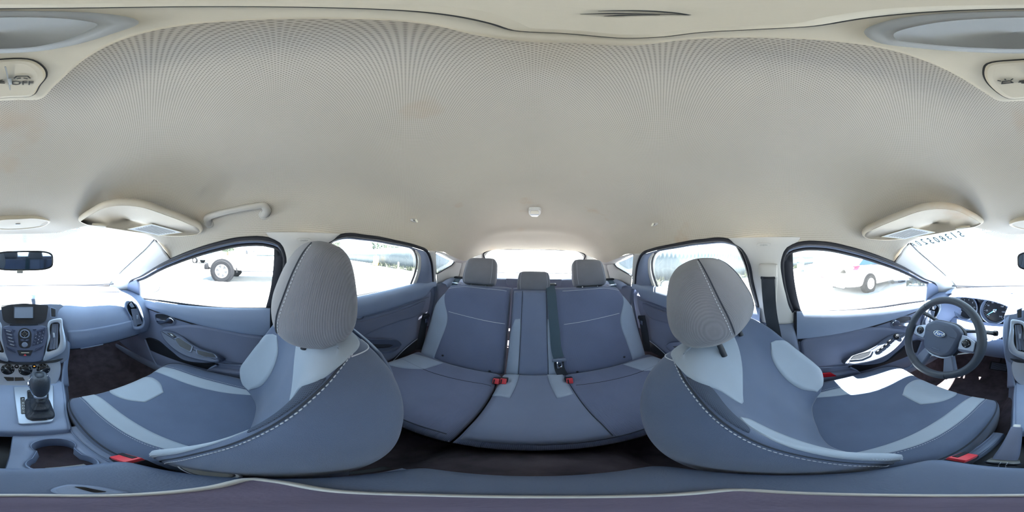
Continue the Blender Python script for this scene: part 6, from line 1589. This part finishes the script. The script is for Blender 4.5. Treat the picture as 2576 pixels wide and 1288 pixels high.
def sedan_x(t, L_, f, r_):
    for x in (-1, 1):
        q = [L_(-.86, x*.46, .90), L_(-.80, x*.74, .92), L_(-.50, x*.86, .95), L_(-.62, x*.85, .80), L_(-.80, x*.74, .80)]
        slab('tail_lamp', rounded([p+r_*x*.02-f*.03 for p in q], .02), -f*.6+r_*x*.8, .03, 'tail_red', t, bev=.01)
        slab('reflector', rounded([L_(-.93, x*.45, .50), L_(-.93, x*.62, .51), L_(-.93, x*.62, .48), L_(-.93, x*.45, .475)], .008), -f, .02, 'tail_red', t)
        slab('bumper_vent', rounded([L_(-.84, x*.73, .56), L_(-.82, x*.76, .56), L_(-.74, x*.82, .40), L_(-.78, x*.79, .40)], .01), -f*.6+r_*x*.8, .03, 'dark_trim', t)
        box('door_mirror', (.16, .10, .13), (0, 0, 0), 'car_white', t, M=frame(L_(1.75, x*.96, .98), r_, f, (0, 0, 1)), r=.04)
    box('bumper_diffuser', (1.1, .10, .16), (0, 0, 0), 'dark_trim', t, M=frame(L_(-.90, 0, .30), r_, f, (0, 0, 1)), r=.04)
    box('number_plate', (.32, .02, .16), (0, 0, 0), 'paper', t, M=frame(L_(-.955, 0, .62), r_, f, (0, 0, 1)), r=.01)
h_ = nrm((-.42, .907, 0)); rgt = np.array([h_[1], -h_[0], 0]); ra = np.array([-4.86, 2.62, 0])-rgt*.86
car('white_sedan', 'white sedan outside the driver window with red tail lamps and eight-spoke wheels', 'car', (ra[0], ra[1]), (h_[0], h_[1]), 'car_white',
    [(-.95, .34, .86, .78), (-.92, .28, .98, .88), (-.7, .22, 1.01, .97), (0, .18, 1.0, 1.), (1.2, .17, .96, 1.), (2.2, .18, .93, .99), (3.0, .22, .82, .94), (3.4, .28, .70, .82), (3.46, .36, .6, .7)],
    (-.62, .10, 1.35, 2.25, .96, 1.43), .86, 2.58, .305, 8, 'car_glass', extra=sedan_x)
car('dark_hatchback', 'dark grey car far off by the fence, seen past the passenger headrest', 'car', (13.9, -2.95), (.05, -1), 'car_dark',
    [(-.7, .34, .86, .85), (-.65, .28, .95, .95), (0, .2, .98, 1.), (1.6, .18, .93, 1.), (2.6, .22, .80, .95), (3.3, .3, .66, .8)], (-.5, -.1, 1.0, 1.9, .93, 1.42), .86, 2.6, .31, 5, 'car_glass_pale')
car('teal_car', 'small pale teal car in the far row beyond the truck', 'car', (22, 16.5), (1, .1), 'car_teal', [(-.7, .34, .86, .85), (0, .2, .98, 1.), (1.6, .18, .93, 1.), (2.6, .22, .80, .95), (3.3, .3, .66, .8)], (-.5, -.1, 1.0, 1.9, .93, 1.42), .86, 2.6, .31, 5, 'car_glass_pale')
car('grey_offroader', 'grey boxy vehicle far behind the front of the white truck', 'car', (19.5, 10.2), (-.2, -1), 'fence_metal', [(-.7, .45, 1.0, .9), (0, .4, 1.1, 1.), (1.6, .4, 1.1, 1.), (2.9, .45, 1.05, .95), (3.1, .5, .95, .9)], (-.6, -.5, 1.3, 1.7, 1.08, 1.75), .88, 2.5, .38, 5, 'car_glass')
car('white_hatchback', 'white car standing beyond the white sedan near the fence', 'car', (-13.0, 6.5), (-.3, -1), 'car_white', [(-.7, .34, .86, .85), (0, .2, .98, 1.), (1.6, .18, .93, 1.), (2.6, .22, .80, .95), (3.3, .3, .66, .8)], (-.5, -.1, 1.0, 1.9, .93, 1.42), .86, 2.6, .31, 5, 'car_glass')
# ---- fence round the back of the lot
pts = [(34, -14), (24, -12.4), (16, -10.8), (8.1, -9.1), (3.5, -8.0), (-1, -7.0), (-4.7, -5.2), (-9, -3.4), (-15, -1.2), (-22, 1.2), (-34, 5)]
fen = thing('lot_fence', 'pale corrugated metal fence along the back of the lot', 'fence', (8.1, -9.1, GZ))
for (a, b) in zip(pts[:-1], pts[1:]):
    a, b = np.array([*a, GZ]), np.array([*b, GZ]); ln_ = np.linalg.norm(b-a); k = max(1, int(round(ln_/2.2)))
    d_ = (b-a)/ln_; nn = np.array([-d_[1], d_[0], 0])
    for i in range(k):
        s0, s1 = a+d_*ln_*i/k, a+d_*ln_*(i+1)/k; rows = []
        for j in range(45):
            q = s0*(1-j/44)+s1*j/44 + nn*.02*(1 if (j//2) % 2 else -1)
            rows.append([q+np.array([0, 0, .05]), q+np.array([0, 0, 1.78+.05*math.sin(i*1.7)])])
        gridobj('panel', np.array(rows), 'fence_metal', fen, smooth=20, thick=.004)
        tube('post', [s0+nn*.06, s0+nn*.06+np.array([0, 0, 1.95])], .04, 'timber', fen, sides=8)
# ---- barrel, marker, bin
bl_ = thing('yellow_barrel', 'yellow drum with a thin pole by the fence', 'barrel', (13.9, -9.6, GZ))
lathe('drum', [(.24, 0), (.29, .05), (.29, .9), (.27, .98), (.1, 1.0)], (13.9, -9.6, GZ), (0, 0, 1), 'barrel_yellow', bl_, n=28)
for z in (.3, .65): lathe('hoop', [(.292, z-.02), (.302, z), (.292, z+.02)], (13.9, -9.6, GZ), (0, 0, 1), 'barrel_yellow', bl_, n=28)
tube('pole', [(13.9, -9.6, GZ+.9), (13.9, -9.6, GZ+2.9)], .05, 'fence_metal', bl_, sides=10)
mk = thing('marker_post', 'short white marker post in front of the fence', 'post', (8.3, -7.6, GZ))
lathe('stake', [(.05, 0), (.05, .62), (.03, .66)], (8.3, -7.6, GZ), (0, 0, 1), 'white_plastic', mk, n=16)
lathe('base', [(.14, 0), (.14, .03), (.06, .06)], (8.3, -7.6, GZ), (0, 0, 1), 'dark_trim', mk, n=16)
bn = thing('grey_bin', 'grey bin with a white top near the far fence by the white sedan', 'bin', (-14.6, 1.0, GZ))
lathe('drum', [(.30, 0), (.32, .04), (.32, .85), (.30, .88)], (-14.6, 1.0, GZ), (0, 0, 1), 'fence_metal', bn, n=24)
lathe('lid', [(.36, .86), (.37, .9), (.34, 1.1), (.1, 1.2)], (-14.6, 1.0, GZ), (0, 0, 1), 'white_plastic', bn, n=24)
# ---- trees behind the fence
def tree(name, label, c, h, r_, seed):
    rnd = random.Random(seed); t = thing(name, label, 'tree', (c[0], c[1], GZ), group='trees beyond the lot')
    tube('trunk', resample([(c[0], c[1], GZ), (c[0]+.1, c[1], GZ+h*.3), (c[0]-.1, c[1]+.1, GZ+h*.65)], 10), np.linspace(.22, .1, 10), 'bark', t, sides=8)
    A = Acc()
    for k in range(900):
        th, ph = rnd.uniform(0, 6.283), math.acos(rnd.uniform(-1, 1)); q = rnd.uniform(.55, 1)**.5
        p = np.array([c[0]+r_*q*math.sin(ph)*math.cos(th), c[1]+r_*q*math.sin(ph)*math.sin(th), GZ+h*.72+r_*.75*q*math.cos(ph)])
        a = nrm([rnd.gauss(0, 1) for _ in range(3)]); b = nrm(np.cross(a, [rnd.gauss(0, 1) for _ in range(3)])); sz = rnd.uniform(.16, .34)
        A.add([p-a*sz, p-b*sz*.5, p+a*sz, p+b*sz*.5], [(0, 1, 2, 3)])
    A.build('crown', 'leaf', t, 180)
tree('tree', 'round green tree beyond the front of the white truck', (30, 9.5), 3.9, 1.7, 1)
tree('tree', 'tall pale tree behind the dark grey car', (33, -11.5), 4.2, 1.8, 2)
tree('tree', 'wide tree behind the fence near the yellow drum', (19, -15), 3.8, 2.2, 3)
tree('tree', 'leafy tree beyond the fence seen through the driver side rear window', (-8.5, -9.5), 4.2, 2.4, 4)
tree('tree', 'bushy tree behind the fence seen through the tailgate window', (3.2, -14), 4.0, 2.2, 5)
# weeds along the foot of the fence
A = Acc(); rnd = random.Random(11)
for (a, b) in zip(pts[2:9], pts[3:10]):
    for k in range(260):
        f = rnd.random(); p = np.array([a[0]*(1-f)+b[0]*f+rnd.gauss(0, .25), a[1]*(1-f)+b[1]*f+.25+min(.5, abs(rnd.gauss(0, .2))), GZ]); q = np.array([rnd.gauss(0, .08), rnd.gauss(0, .08), rnd.uniform(.1, .4)]); sd = np.array([rnd.gauss(0, .03), rnd.gauss(0, .03), 0])
        A.add([p-sd, p+sd, p+q+sd*.3, p+q-sd*.3], [(0, 1, 2, 3)])
wd = A.build('weeds', 'weeds', None, 180); setp(wd, 'dry weeds growing along the foot of the fence', 'weeds', kind='stuff')
